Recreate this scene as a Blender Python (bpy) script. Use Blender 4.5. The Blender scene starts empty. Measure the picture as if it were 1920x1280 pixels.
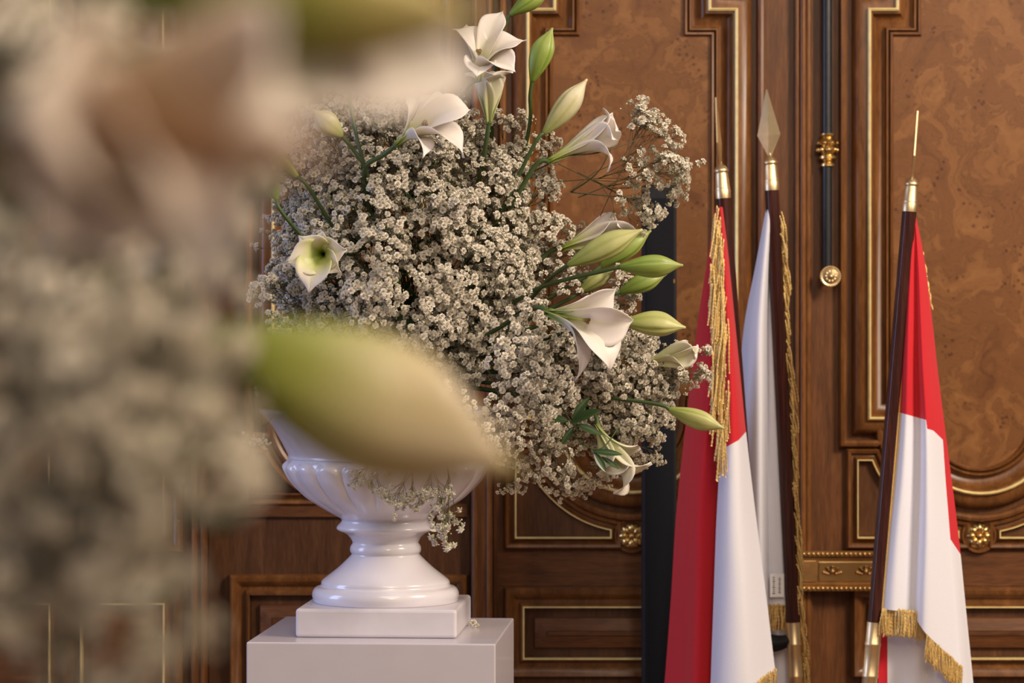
import bpy, bmesh, math, random
from mathutils import Vector, Matrix
random.seed(7)
SC = bpy.context.scene
COL = SC.collection
PI = math.pi
F = 5000.0                     # focal length in pixels of the 1920 px wide frame
CAM_H = 1.5

# ------------------------------------------------------------------ camera
cd = bpy.data.cameras.new('camera')
cam = bpy.data.objects.new('camera', cd)
COL.objects.link(cam)
cam.location = (0, 0, CAM_H)
cam.rotation_euler = (PI / 2, 0, 0)
cd.sensor_width = 36.0
cd.lens = 36.0 * F / 1920.0
cd.clip_start = 0.05
cd.dof.use_dof = True
cd.dof.focus_distance = 4.85
cd.dof.aperture_fstop = 5.8
SC.camera = cam

# ------------------------------------------------------------------ world and large lights
SC.view_settings.view_transform = 'Standard'
SC.view_settings.look = 'None'
SC.view_settings.gamma = 1.0
SC.view_settings.use_curve_mapping = False
SC.view_settings.exposure = 0.0
world = bpy.data.worlds.new('world')
SC.world = world
world.use_nodes = True
bgn = world.node_tree.nodes['Background']
bgn.inputs[0].default_value = (1.0, 0.88, 0.78, 1)
bgn.inputs[1].default_value = 0.20


def area(name, loc, target, size, power, color, size_y=None):
    ld = bpy.data.lights.new(name, 'AREA')
    ld.energy = power
    ld.color = color
    ld.size = size
    if size_y:
        ld.shape = 'RECTANGLE'
        ld.size_y = size_y
    o = bpy.data.objects.new(name, ld)
    COL.objects.link(o)
    o.location = loc
    d = Vector(target) - Vector(loc)
    o.rotation_euler = d.to_track_quat('-Z', 'Y').to_euler()
    return o


# chandelier light of the hall up to the right, soft daylight from a tall window on the left
area('hall_light', (3.1, 3.2, 3.6), (0.45, 5.7, 1.25), 0.9, 200, (1.0, 0.84, 0.67))
area('ceiling_bounce', (0.5, 1.2, 4.5), (-0.1, 3.6, 1.3), 2.4, 80, (1.0, 0.86, 0.73))
area('added_front_fill', (0.9, -0.3, 3.3), (-0.2, 1.3, 1.5), 0.8, 50, (1.0, 0.78, 0.55))  # unseen fill lamp added behind the camera to brighten the near bouquet
area('window_daylight', (-4.2, 4.6, 2.0), (-0.3, 5.0, 1.4), 1.2, 92, (0.46, 0.58, 1.0), 2.4)


# ------------------------------------------------------------------ helpers
def W(px, py, d):
    """point at distance d (metres in front of the camera) seen at a pixel"""
    return Vector(((px - 960) / F * d, d, CAM_H - (py - 640) / F * d))


def VD(a):
    """view direction (right, up, towards the camera) to world"""
    return Vector((a[0], -a[2], a[1])).normalized()


def lerp(a, b, t):
    return a + (b - a) * t


def smooth(a, b, x):
    t = max(0.0, min(1.0, (x - a) / (b - a)))
    return t * t * (3 - 2 * t)


def catmull(p, t):
    """p: list of vectors, t in 0..len-1"""
    n = len(p)
    i = min(int(t), n - 2)
    f = t - i
    p0, p1, p2, p3 = p[max(i - 1, 0)], p[i], p[i + 1], p[min(i + 2, n - 1)]
    return 0.5 * ((2 * p1) + (p2 - p0) * f + (2 * p0 - 5 * p1 + 4 * p2 - p3) * f * f + (3 * p1 - p0 - 3 * p2 + p3) * f ** 3)


class MB:
    """collects geometry, builds one mesh object"""

    def __init__(self):
        self.v = []
        self.f = []
        self.m = []
        self.att = {}

    def add(self, verts, faces, mi=0, **att):
        o = len(self.v)
        self.v.extend([tuple(p) for p in verts])
        for fc in faces:
            self.f.append(tuple(i + o for i in fc))
            self.m.append(mi)
        for k, vals in att.items():
            lst = self.att.setdefault(k, [])
            lst.extend([0.0] * (o - len(lst)))
            lst.extend(vals)
        return o

    def box(self, c, s, mi=0, rz=0.0):
        hx, hy, hz = s[0] / 2, s[1] / 2, s[2] / 2
        ca, sa = math.cos(rz), math.sin(rz)
        vs = []
        for z in (-hz, hz):
            for x, y in ((-hx, -hy), (hx, -hy), (hx, hy), (-hx, hy)):
                vs.append((c[0] + x * ca - y * sa, c[1] + x * sa + y * ca, c[2] + z))
        self.add(vs, [(0, 3, 2, 1), (4, 5, 6, 7), (0, 1, 5, 4), (1, 2, 6, 5), (2, 3, 7, 6), (3, 0, 4, 7)], mi)

    def tube(self, pts, rad, sides=6, mi=0, cap=True, **att):
        pts = [Vector(p) for p in pts]
        n = len(pts)
        if not hasattr(rad, '__len__'):
            rad = [rad] * n
        vs, fs = [], []
        up = None
        for i, p in enumerate(pts):
            t = (pts[min(i + 1, n - 1)] - pts[max(i - 1, 0)])
            if t.length < 1e-9:
                t = Vector((0, 0, 1))
            t.normalize()
            if up is None:
                up = Vector((1, 0, 0)) if abs(t.x) < 0.9 else Vector((0, 1, 0))
            a = t.cross(up)
            if a.length < 1e-6:
                a = t.orthogonal()
            a.normalize()
            b = t.cross(a)
            up = -b
            up = a.cross(t) if up.length < 1e-6 else up
            for k in range(sides):
                an = 2 * PI * k / sides
                vs.append(p + (a * math.cos(an) + b * math.sin(an)) * rad[i])
        for i in range(n - 1):
            for k in range(sides):
                k2 = (k + 1) % sides
                fs.append((i * sides + k, i * sides + k2, (i + 1) * sides + k2, (i + 1) * sides + k))
        if cap:
            fs.append(tuple(range(sides - 1, -1, -1)))
            fs.append(tuple((n - 1) * sides + k for k in range(sides)))
        full = {}
        for kk, vals in att.items():
            full[kk] = [vals[i] for i in range(n) for _ in range(sides)]
        self.add(vs, fs, mi, **full)

    def lathe(self, prof, origin, axis, sides=32, mi=0, cap=True, lobe=None):
        """prof: list of (radius, height along axis)"""
        axis = Vector(axis).normalized()
        q = Vector((0, 0, 1)).rotation_difference(axis)
        origin = Vector(origin)
        vs, fs = [], []
        for i, (r, h) in enumerate(prof):
            for k in range(sides):
                an = 2 * PI * k / sides
                rr = r * (lobe(i, r, h, an) if lobe else 1.0)
                vs.append(origin + q @ Vector((rr * math.cos(an), rr * math.sin(an), h)))
        n = len(prof)
        for i in range(n - 1):
            for k in range(sides):
                k2 = (k + 1) % sides
                fs.append((i * sides + k, i * sides + k2, (i + 1) * sides + k2, (i + 1) * sides + k))
        if cap:
            fs.append(tuple(range(sides - 1, -1, -1)))
            fs.append(tuple((n - 1) * sides + k for k in range(sides)))
        self.add(vs, fs, mi)

    def ball(self, c, r, seg=8, rings=5, mi=0, squash=(1, 1, 1)):
        vs = [(c[0], c[1], c[2] + r * squash[2])]
        for i in range(1, rings):
            th = PI * i / rings
            for k in range(seg):
                an = 2 * PI * k / seg
                vs.append((c[0] + r * squash[0] * math.sin(th) * math.cos(an), c[1] + r * squash[1] * math.sin(th) * math.sin(an), c[2] + r * squash[2] * math.cos(th)))
        vs.append((c[0], c[1], c[2] - r * squash[2]))
        fs = []
        for k in range(seg):
            fs.append((0, 1 + k, 1 + (k + 1) % seg))
        for i in range(rings - 2):
            for k in range(seg):
                a = 1 + i * seg
                fs.append((a + k, a + seg + k, a + seg + (k + 1) % seg, a + (k + 1) % seg))
        last = len(vs) - 1
        a = 1 + (rings - 2) * seg
        for k in range(seg):
            fs.append((last, a + (k + 1) % seg, a + k))
        self.add(vs, fs, mi)

    def grid(self, rows, mi=0, **att):
        nr, nc = len(rows), len(rows[0])
        vs = [p for r in rows for p in r]
        fs = [(i * nc + j, i * nc + j + 1, (i + 1) * nc + j + 1, (i + 1) * nc + j) for i in range(nr - 1) for j in range(nc - 1)]
        self.add(vs, fs, mi, **att)

    def mesh(self, name, mats, smooth_=True):
        me = bpy.data.meshes.new(name)
        me.from_pydata(self.v, [], self.f)
        if not isinstance(mats, (list, tuple)):
            mats = [mats]
        for m in mats:
            me.materials.append(m)
        me.polygons.foreach_set('material_index', self.m)
        me.polygons.foreach_set('use_smooth', [smooth_] * len(self.f))
        for k, vals in self.att.items():
            vals = vals + [0.0] * (len(self.v) - len(vals))
            a = me.attributes.new(k, 'FLOAT', 'POINT')
            a.data.foreach_set('value', vals)
        me.update()
        return me

    def build(self, name, mats, parent=None, smooth_=True, sharp=None, origin=None):
        if origin is not None:
            o3 = Vector(origin)
            self.v = [tuple(Vector(p) - o3) for p in self.v]
        me = self.mesh(name, mats, smooth_)
        if sharp is not None:
            me.set_sharp_from_angle(angle=math.radians(sharp))
        return link(name, me, parent, origin)


def link(name, me, parent=None, origin=None):
    o = bpy.data.objects.new(name, me)
    COL.objects.link(o)
    if origin is not None:
        o.location = origin
    if parent is not None:
        o.parent = parent
        o.matrix_parent_inverse = PINV.get(parent.name, Matrix.Identity(4))
    return o


PINV = {}


def empty(name, loc, label, cat, group=None):
    o = bpy.data.objects.new(name, None)
    COL.objects.link(o)
    o.location = loc
    o.empty_display_size = 0.05
    PINV[o.name] = Matrix.Translation(Vector(loc)).inverted()
    tag(o, label, cat, group)
    return o


def tag(o, label=None, cat=None, group=None, kind=None):
    if label:
        o['label'] = label
    if cat:
        o['category'] = cat
    if group:
        o['group'] = group
    if kind:
        o['kind'] = kind
    return o


def bevel(o, w, seg=2, angle=40):
    md = o.modifiers.new('bevel', 'BEVEL')
    md.width = w
    md.segments = seg
    md.limit_method = 'ANGLE'
    md.angle_limit = math.radians(angle)
    return o


# ------------------------------------------------------------------ materials
def newmat(name):
    m = bpy.data.materials.new(name)
    m.use_nodes = True
    nt = m.node_tree
    b = nt.nodes['Principled BSDF']
    return m, nt, b


def N(nt, t, **kw):
    n = nt.nodes.new(t)
    for k, v in kw.items():
        setattr(n, k, v)
    return n


def ramp(nt, fac, stops):
    r = N(nt, 'ShaderNodeValToRGB')
    el = r.color_ramp.elements
    while len(el) > len(stops):
        el.remove(el[-1])
    while len(el) < len(stops):
        el.new(0.5)
    for e, (p, c) in zip(el, stops):
        e.position = p
        e.color = (*c, 1)
    if fac is not None:
        nt.links.new(fac, r.inputs[0])
    return r


def simple(name, col, rough=0.5, metal=0.0, var=0.0, scale=30, bump=0.0, coat=0.0, spec=0.5, bscale=None):
    m, nt, b = newmat(name)
    b.inputs['Roughness'].default_value = rough
    b.inputs['Metallic'].default_value = metal
    b.inputs['Coat Weight'].default_value = coat
    b.inputs['Specular IOR Level'].default_value = spec
    tc = N(nt, 'ShaderNodeTexCoord')
    no = N(nt, 'ShaderNodeTexNoise')
    no.inputs['Scale'].default_value = scale
    no.inputs['Detail'].default_value = 5
    nt.links.new(tc.outputs['Object'], no.inputs['Vector'])
    lo = tuple(c * (1 - var) for c in col)
    hi = tuple(min(1, c * (1 + var)) for c in col)
    r = ramp(nt, no.outputs['Fac'], [(0.3, lo), (0.7, hi)])
    nt.links.new(r.outputs[0], b.inputs['Base Color'])
    if bump:
        bp = N(nt, 'ShaderNodeBump')
        bp.inputs['Strength'].default_value = bump
        bp.inputs['Distance'].default_value = 0.002
        src = no.outputs['Fac']
        if bscale:
            n2 = N(nt, 'ShaderNodeTexNoise')
            n2.inputs['Scale'].default_value = bscale
            n2.inputs['Detail'].default_value = 3
            nt.links.new(tc.outputs['Object'], n2.inputs['Vector'])
            src = n2.outputs['Fac']
        nt.links.new(src, bp.inputs['Height'])
        nt.links.new(bp.outputs[0], b.inputs['Normal'])
    return m


def wood(name, stops, stretch, rough=0.42, scale=9.0, seed=0.0):
    m, nt, b = newmat(name)
    tc = N(nt, 'ShaderNodeTexCoord')
    mp = N(nt, 'ShaderNodeMapping')
    mp.inputs['Scale'].default_value = stretch
    mp.inputs['Location'].default_value = (seed, seed * 0.7, seed * 1.3)
    nt.links.new(tc.outputs['Object'], mp.inputs[0])
    n1 = N(nt, 'ShaderNodeTexNoise')
    n1.inputs['Scale'].default_value = scale
    n1.inputs['Detail'].default_value = 6
    n1.inputs['Roughness'].default_value = 0.62
    n1.inputs['Distortion'].default_value = 0.6
    nt.links.new(mp.outputs[0], n1.inputs['Vector'])
    n2 = N(nt, 'ShaderNodeTexNoise')
    n2.inputs['Scale'].default_value = scale * 7
    n2.inputs['Detail'].default_value = 3
    nt.links.new(mp.outputs[0], n2.inputs['Vector'])
    mx = N(nt, 'ShaderNodeMix')
    mx.data_type = 'FLOAT'
    mx.inputs[0].default_value = 0.35
    nt.links.new(n1.outputs['Fac'], mx.inputs[2])
    nt.links.new(n2.outputs['Fac'], mx.inputs[3])
    r = ramp(nt, mx.outputs[0], stops)
    nt.links.new(r.outputs[0], b.inputs['Base Color'])
    b.inputs['Roughness'].default_value = rough
    b.inputs['Specular IOR Level'].default_value = 0.32
    bp = N(nt, 'ShaderNodeBump')
    bp.inputs['Strength'].default_value = 0.12
    bp.inputs['Distance'].default_value = 0.001
    nt.links.new(mx.outputs[0], bp.inputs['Height'])
    nt.links.new(bp.outputs[0], b.inputs['Normal'])
    return m


def burl(name):
    m, nt, b = newmat(name)
    tc = N(nt, 'ShaderNodeTexCoord')
    n0 = N(nt, 'ShaderNodeTexNoise')
    n0.inputs['Scale'].default_value = 5.0
    n0.inputs['Detail'].default_value = 4
    nt.links.new(tc.outputs['Object'], n0.inputs['Vector'])
    mp = N(nt, 'ShaderNodeVectorMath', operation='SCALE')
    mp.inputs['Scale'].default_value = 0.55
    nt.links.new(n0.outputs['Color'], mp.inputs[0])
    ad = N(nt, 'ShaderNodeVectorMath', operation='ADD')
    nt.links.new(tc.outputs['Object'], ad.inputs[0])
    nt.links.new(mp.outputs[0], ad.inputs[1])
    n1 = N(nt, 'ShaderNodeTexNoise')
    n1.inputs['Scale'].default_value = 6.0
    n1.inputs['Detail'].default_value = 8
    n1.inputs['Roughness'].default_value = 0.6
    n1.inputs['Distortion'].default_value = 1.2
    nt.links.new(ad.outputs[0], n1.inputs['Vector'])
    # contour figure
    mu = N(nt, 'ShaderNodeMath', operation='MULTIPLY')
    mu.inputs[1].default_value = 8.0
    nt.links.new(n1.outputs['Fac'], mu.inputs[0])
    fr = N(nt, 'ShaderNodeMath', operation='PINGPONG')
    fr.inputs[1].default_value = 1.0
    nt.links.new(mu.outputs[0], fr.inputs[0])
    line = ramp(nt, fr.outputs[0], [(0.0, (0.52, 0.46, 0.42)), (0.07, (0.78, 0.75, 0.72)), (0.22, (1, 1, 1))])
    base = ramp(nt, n1.outputs['Fac'], [(0.28, (0.108, 0.037, 0.009)), (0.5, (0.172, 0.066, 0.018)), (0.72, (0.250, 0.108, 0.032))])
    # clusters of dark eyes
    vo = N(nt, 'ShaderNodeTexVoronoi')
    vo.inputs['Scale'].default_value = 66.0
    nt.links.new(tc.outputs['Object'], vo.inputs['Vector'])
    dot = ramp(nt, vo.outputs['Distance'], [(0.16, (0.52, 0.42, 0.36)), (0.36, (1, 1, 1))])
    n3 = N(nt, 'ShaderNodeTexNoise')
    n3.inputs['Scale'].default_value = 9.5
    n3.inputs['Detail'].default_value = 1
    nt.links.new(tc.outputs['Object'], n3.inputs['Vector'])
    msk = ramp(nt, n3.outputs['Fac'], [(0.585, (0, 0, 0)), (0.63, (1, 1, 1))])
    m1 = N(nt, 'ShaderNodeMix')
    m1.data_type = 'RGBA'
    m1.blend_type = 'MULTIPLY'
    m1.inputs[0].default_value = 0.6
    nt.links.new(base.outputs[0], m1.inputs[6])
    nt.links.new(line.outputs[0], m1.inputs[7])
    m2 = N(nt, 'ShaderNodeMix')
    m2.data_type = 'RGBA'
    m2.blend_type = 'MULTIPLY'
    nt.links.new(msk.outputs[0], m2.inputs[0])
    nt.links.new(m1.outputs[2], m2.inputs[6])
    nt.links.new(dot.outputs[0], m2.inputs[7])
    nt.links.new(m2.outputs[2], b.inputs['Base Color'])
    b.inputs['Roughness'].default_value = 0.42
    b.inputs['Specular IOR Level'].default_value = 0.28
    return m


def leafy(name, stops, attr='t', trans=0.35, rough=0.5, stripes=None, mottled=0.0, spec=0.4):
    """plant tissue: colour follows a per-vertex coordinate along the organ, part of the light passes through"""
    m, nt, b = newmat(name)
    at = N(nt, 'ShaderNodeAttribute')
    at.attribute_name = attr
    r = ramp(nt, at.outputs['Fac'], stops)
    col = r.outputs[0]
    if mottled:
        tc = N(nt, 'ShaderNodeTexCoord')
        no = N(nt, 'ShaderNodeTexNoise')
        no.inputs['Scale'].default_value = 60
        no.inputs['Detail'].default_value = 4
        nt.links.new(tc.outputs['Object'], no.inputs['Vector'])
        rr = ramp(nt, no.outputs['Fac'], [(0.3, (1 - mottled,) * 3), (0.7, (1, 1, 1))])
        mx = N(nt, 'ShaderNodeMix')
        mx.data_type = 'RGBA'
        mx.blend_type = 'MULTIPLY'
        mx.inputs[0].default_value = 1
        nt.links.new(col, mx.inputs[6])
        nt.links.new(rr.outputs[0], mx.inputs[7])
        col = mx.outputs[2]
    if stripes:
        a2 = N(nt, 'ShaderNodeAttribute')
        a2.attribute_name = 'rib'
        rs = ramp(nt, a2.outputs['Fac'], [(0.0, (1, 1, 1)), (1.0, stripes)])
        mx = N(nt, 'ShaderNodeMix')
        mx.data_type = 'RGBA'
        mx.blend_type = 'MULTIPLY'
        mx.inputs[0].default_value = 1
        nt.links.new(col, mx.inputs[6])
        nt.links.new(rs.outputs[0], mx.inputs[7])
        col = mx.outputs[2]
    nt.links.new(col, b.inputs['Base Color'])
    b.inputs['Roughness'].default_value = rough
    b.inputs['Specular IOR Level'].default_value = spec
    if trans:
        tr = N(nt, 'ShaderNodeBsdfTranslucent')
        nt.links.new(col, tr.inputs[0])
        ms = N(nt, 'ShaderNodeMixShader')
        ms.inputs[0].default_value = trans
        nt.links.new(b.outputs[0], ms.inputs[1])
        nt.links.new(tr.outputs[0], ms.inputs[2])
        nt.links.new(ms.outputs[0], nt.nodes['Material Output'].inputs[0])
    return m


WOODV = [(0.28, (0.046, 0.015, 0.005)), (0.5, (0.112, 0.040, 0.012)), (0.72, (0.190, 0.075, 0.024))]
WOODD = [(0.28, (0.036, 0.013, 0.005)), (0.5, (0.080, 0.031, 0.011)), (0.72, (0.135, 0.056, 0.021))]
M = {}
M['wood_v'] = wood('walnut_vertical_grain', WOODV, (5.0, 5.0, 0.45))
M['wood_h'] = wood('walnut_horizontal_grain', WOODV, (0.5, 5.0, 5.0), seed=3.0)
M['wood_mould'] = wood('walnut_moulding', [(0.28, (0.062, 0.021, 0.006)), (0.5, (0.145, 0.055, 0.015)), (0.72, (0.240, 0.100, 0.030))], (4.0, 4.0, 0.6), seed=6.0, rough=0.32)
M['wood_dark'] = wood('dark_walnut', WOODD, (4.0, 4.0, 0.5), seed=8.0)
M['burl'] = burl('burl_veneer')
M['gilt'] = simple('gilding', (0.95, 0.70, 0.30), 0.45, 0.35, 0.15, 40, 0.15)
M['brass'] = simple('brass', (0.66, 0.44, 0.17), 0.27, 1.0, 0.10, 25, 0.05)
M['brass_pale'] = simple('brushed_brass', (0.74, 0.56, 0.32), 0.40, 1.0, 0.06, 60, 0.05)
M['bronze'] = simple('aged_bronze', (0.42, 0.23, 0.085), 0.36, 0.85, 0.22, 30, 0.2)
M['steel'] = simple('blued_steel', (0.012, 0.012, 0.015), 0.38, 0.2, 0.3, 60, 0.1)
M['black'] = simple('matte_black', (0.012, 0.012, 0.015), 0.65, 0.0, 0.2, 60, 0.15, spec=0.25)
M['black_mesh'] = simple('black_grille_cloth', (0.009, 0.009, 0.012), 0.8, 0.0, 0.3, 900, 0.4, spec=0.15)
M['glaze'] = simple('white_glaze', (0.70, 0.67, 0.725), 0.22, 0.0, 0.02, 14, 0.06, coat=0.3)
M['lacquer'] = simple('white_lacquer', (0.535, 0.495, 0.54), 0.30, 0.0, 0.02, 20, 0.04, coat=0.2)
M['block'] = simple('white_painted_stone', (0.62, 0.58, 0.62), 0.35, 0.0, 0.03, 30, 0.1)
M['mahogany'] = wood('mahogany_pole', [(0.3, (0.018, 0.005, 0.004)), (0.5, (0.040, 0.011, 0.008)), (0.7, (0.085, 0.026, 0.017))], (30, 30, 0.8), rough=0.22, scale=4)
M['gold_cord'] = simple('gold_bullion_cord', (0.74, 0.52, 0.20), 0.36, 0.7, 0.30, 500, 0.5)
M['gold_ribbon'] = simple('gold_ribbon', (0.68, 0.42, 0.12), 0.45, 0.35, 0.2, 300, 0.4)
M['tagwhite'] = simple('woven_tag', (0.82, 0.80, 0.80), 0.8, 0.0, 0.03, 80)
M['ink'] = simple('tag_print', (0.12, 0.11, 0.12), 0.8, 0.0, 0.1, 80)
M['floor'] = wood('oak_parquet', [(0.3, (0.12, 0.06, 0.03)), (0.5, (0.2, 0.11, 0.05)), (0.7, (0.28, 0.16, 0.08))], (0.6, 5, 5), rough=0.3)
M['petal'] = leafy('lily_petal', [(0.0, (0.30, 0.42, 0.06)), (0.14, (0.58, 0.64, 0.22)), (0.32, (0.84, 0.80, 0.66)), (0.5, (0.86, 0.80, 0.76)), (1.0, (0.88, 0.83, 0.80))], trans=0.30, rough=0.45, stripes=(0.90, 0.93, 0.84))
M['petal_back'] = leafy('lily_trumpet_petal', [(0.0, (0.36, 0.44, 0.12)), (0.25, (0.66, 0.68, 0.38)), (0.6, (0.84, 0.80, 0.66)), (1.0, (0.87, 0.82, 0.76))], trans=0.30, rough=0.45, stripes=(0.74, 0.83, 0.55))
M['pistil'] = leafy('pistil', [(0.0, (0.42, 0.48, 0.08)), (0.86, (0.40, 0.42, 0.10)), (0.94, (0.24, 0.15, 0.04)), (1.0, (0.16, 0.09, 0.03))], trans=0.1)
M['bud_green'] = leafy('green_lily_bud', [(0.0, (0.17, 0.26, 0.035)), (0.5, (0.30, 0.40, 0.08)), (1.0, (0.40, 0.45, 0.14))], trans=0.15, rough=0.42, stripes=(0.62, 0.70, 0.42), mottled=0.12)
M['bud_yellow'] = leafy('ripening_lily_bud', [(0.0, (0.26, 0.34, 0.06)), (0.4, (0.48, 0.50, 0.17)), (1.0, (0.58, 0.56, 0.26))], trans=0.15, rough=0.42, stripes=(0.66, 0.72, 0.42), mottled=0.10)
M['bud_pale'] = leafy('pale_lily_bud', [(0.0, (0.30, 0.36, 0.09)), (0.35, (0.56, 0.54, 0.27)), (0.75, (0.72, 0.66, 0.46)), (1.0, (0.66, 0.60, 0.36))], trans=0.2, rough=0.42, stripes=(0.74, 0.77, 0.52), mottled=0.10)
M['stem'] = leafy('lily_stem', [(0.0, (0.035, 0.062, 0.018)), (1.0, (0.065, 0.105, 0.030))], trans=0, mottled=0.2)
M['twig'] = leafy('spray_stem', [(0.0, (0.060, 0.060, 0.024)), (1.0, (0.100, 0.085, 0.040))], trans=0)
M['floret'] = leafy('gypsophila_petal', [(0.0, (0.58, 0.54, 0.34)), (0.35, (0.74, 0.68, 0.56)), (1.0, (0.85, 0.80, 0.71))], trans=0.28, rough=0.7, spec=0.2)
M['budlet'] = leafy('gypsophila_budlet', [(0.0, (0.40, 0.42, 0.20)), (1.0, (0.72, 0.68, 0.52))], trans=0.1, rough=0.7)
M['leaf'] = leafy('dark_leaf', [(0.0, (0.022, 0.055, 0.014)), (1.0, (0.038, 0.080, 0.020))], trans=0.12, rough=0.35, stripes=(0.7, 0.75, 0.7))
M['petal_green'] = leafy('green_throated_petal', [(0.0, (0.16, 0.26, 0.02)), (0.25, (0.38, 0.48, 0.06)), (0.5, (0.66, 0.68, 0.30)), (0.72, (0.86, 0.80, 0.68)), (1.0, (0.88, 0.83, 0.80))], trans=0.30, rough=0.45, stripes=(0.80, 0.88, 0.62))
M['bud_blush'] = leafy('blushing_lily_bud', [(0.0, (0.17, 0.24, 0.025)), (0.3, (0.33, 0.36, 0.08)), (0.6, (0.62, 0.52, 0.31)), (0.9, (0.70, 0.58, 0.42)), (1.0, (0.52, 0.43, 0.16))], trans=0.25, rough=0.42, stripes=(0.85, 0.86, 0.66), mottled=0.06)
M['bud_olive'] = leafy('olive_lily_bud', [(0.0, (0.15, 0.23, 0.02)), (0.45, (0.27, 0.33, 0.04)), (0.72, (0.52, 0.44, 0.16)), (1.0, (0.62, 0.52, 0.28))], trans=0.2, rough=0.42, stripes=(0.80, 0.84, 0.6), mottled=0.08)
M['petal_shade'] = leafy('petal_painted_shade', [(0.0, (0.30, 0.26, 0.08)), (0.32, (0.46, 0.31, 0.19)), (0.58, (0.70, 0.55, 0.43)), (0.78, (0.90, 0.80, 0.72)), (1.0, (0.90, 0.82, 0.74))], trans=0.25, rough=0.5, stripes=(0.86, 0.84, 0.74))  # brown in the lower petal is shade painted into the colour
M['foam'] = simple('wet_floral_foam', (0.018, 0.032, 0.014), 0.9, 0.0, 0.3, 50, 0.5)


def cloth_mat(name):
    m, nt, b = newmat(name)
    at = N(nt, 'ShaderNodeAttribute')
    at.attribute_name = 'red'
    r = ramp(nt, at.outputs['Fac'], [(0.495, (0.82, 0.82, 0.90)), (0.505, (0.64, 0.018, 0.030))])
    tc = N(nt, 'ShaderNodeTexCoord')
    wv = N(nt, 'ShaderNodeTexNoise')
    wv.inputs['Scale'].default_value = 700
    nt.links.new(tc.outputs['Object'], wv.inputs['Vector'])
    rr = ramp(nt, wv.outputs['Fac'], [(0.3, (0.93, 0.93, 0.93)), (0.7, (1, 1, 1))])
    mx = N(nt, 'ShaderNodeMix')
    mx.data_type = 'RGBA'
    mx.blend_type = 'MULTIPLY'
    mx.inputs[0].default_value = 1
    nt.links.new(r.outputs[0], mx.inputs[6])
    nt.links.new(rr.outputs[0], mx.inputs[7])
    nt.links.new(mx.outputs[2], b.inputs['Base Color'])
    b.inputs['Roughness'].default_value = 0.72
    b.inputs['Specular IOR Level'].default_value = 0.25
    b.inputs['Sheen Weight'].default_value = 0.15
    tr = N(nt, 'ShaderNodeBsdfTranslucent')
    nt.links.new(mx.outputs[2], tr.inputs[0])
    ms = N(nt, 'ShaderNodeMixShader')
    ms.inputs[0].default_value = 0.12
    nt.links.new(b.outputs[0], ms.inputs[1])
    nt.links.new(tr.outputs[0], ms.inputs[2])
    nt.links.new(ms.outputs[0], nt.nodes['Material Output'].inputs[0])
    return m


M['cloth'] = cloth_mat('flag_cloth')

# ------------------------------------------------------------------ the panelled wall and doors
DW = 6.25                                # distance of the door plane
PXM = DW / F                             # metres per pixel on that plane


def WP(px, py, h=0.0):
    """point on the door plane, h metres proud of it"""
    return Vector(((px - 960) * PXM, DW - h, CAM_H - (py - 640) * PXM))


def arc(cx, cy, r, a0, a1, n):
    return [(cx + r * math.cos(math.radians(lerp(a0, a1, i / n))), cy + r * math.sin(math.radians(lerp(a0, a1, i / n)))) for i in range(n + 1)]


def offs(pts, closed, d):
    """offset a pixel polyline by d pixels, mitred; positive = to the left of travel on screen (y down: right-hand side)"""
    n = len(pts)
    out = []
    for i in range(n):
        p = Vector(pts[i])
        a = Vector(pts[i - 1]) if (closed or i > 0) else None
        c = Vector(pts[(i + 1) % n]) if (closed or i < n - 1) else None
        n1 = n2 = None
        if a is not None and (p - a).length > 1e-6:
            t = (p - a).normalized()
            n1 = Vector((t.y, -t.x))
        if c is not None and (c - p).length > 1e-6:
            t = (c - p).normalized()
            n2 = Vector((t.y, -t.x))
        if n1 is None:
            n1 = n2
        if n2 is None:
            n2 = n1
        b = (n1 + n2)
        b.normalize()
        k = d / max(0.35, b.dot(n1))
        out.append((p.x + b.x * k, p.y + b.y * k))
    return out


def mould(name, pts, prof, mat, parent, closed=True, sharp=35):
    """sweep a profile [(offset px outward, height m)] along a pixel path on the door plane"""
    mb = MB()
    loops = [[WP(x, y, h * 1.6 if h > 0 else h) for (x, y) in offs(pts, closed, o)] for (o, h) in prof]
    n = len(pts)
    vs = [p for lp in loops for p in lp]
    fs = []
    for k in range(len(prof) - 1):
        for i in range(n if closed else n - 1):
            j = (i + 1) % n
            fs.append((k * n + i, k * n + j, (k + 1) * n + j, (k + 1) * n + i))
    mb.add(vs, fs)
    return mb.build(name, mat, parent, sharp=sharp)


def plate(name, pts, h, mat, parent, depth=0.004, edge=2.0):
    """flat field bounded by a pixel path, with a small chamfered edge"""
    mb = MB()
    inner = offs(pts, True, -edge)
    n = len(pts)
    vs = [WP(x, y, h - depth) for x, y in pts] + [WP(x, y, h) for x, y in inner]
    fs = [(i, (i + 1) % n, n + (i + 1) % n, n + i) for i in range(n)]
    fs.append(tuple(n + i for i in range(n)))
    mb.add(vs, fs)
    o = mb.build(name, mat, parent, smooth_=False)
    return o


def slab(name, x0, x1, y0, y1, h, mat, parent=None, depth=0.05, origin=False):
    mb = MB()
    a, b = WP(x0, y0, h), WP(x1, y1, h)
    mb.box(((a.x + b.x) / 2, DW - h + depth / 2, (a.z + b.z) / 2), (abs(b.x - a.x), depth, abs(a.z - b.z)))
    o = mb.build(name, mat, parent, smooth_=False)
    return o


YT, YB = -420, 1838                      # top and floor line of the doors in door-plane pixels


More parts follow.
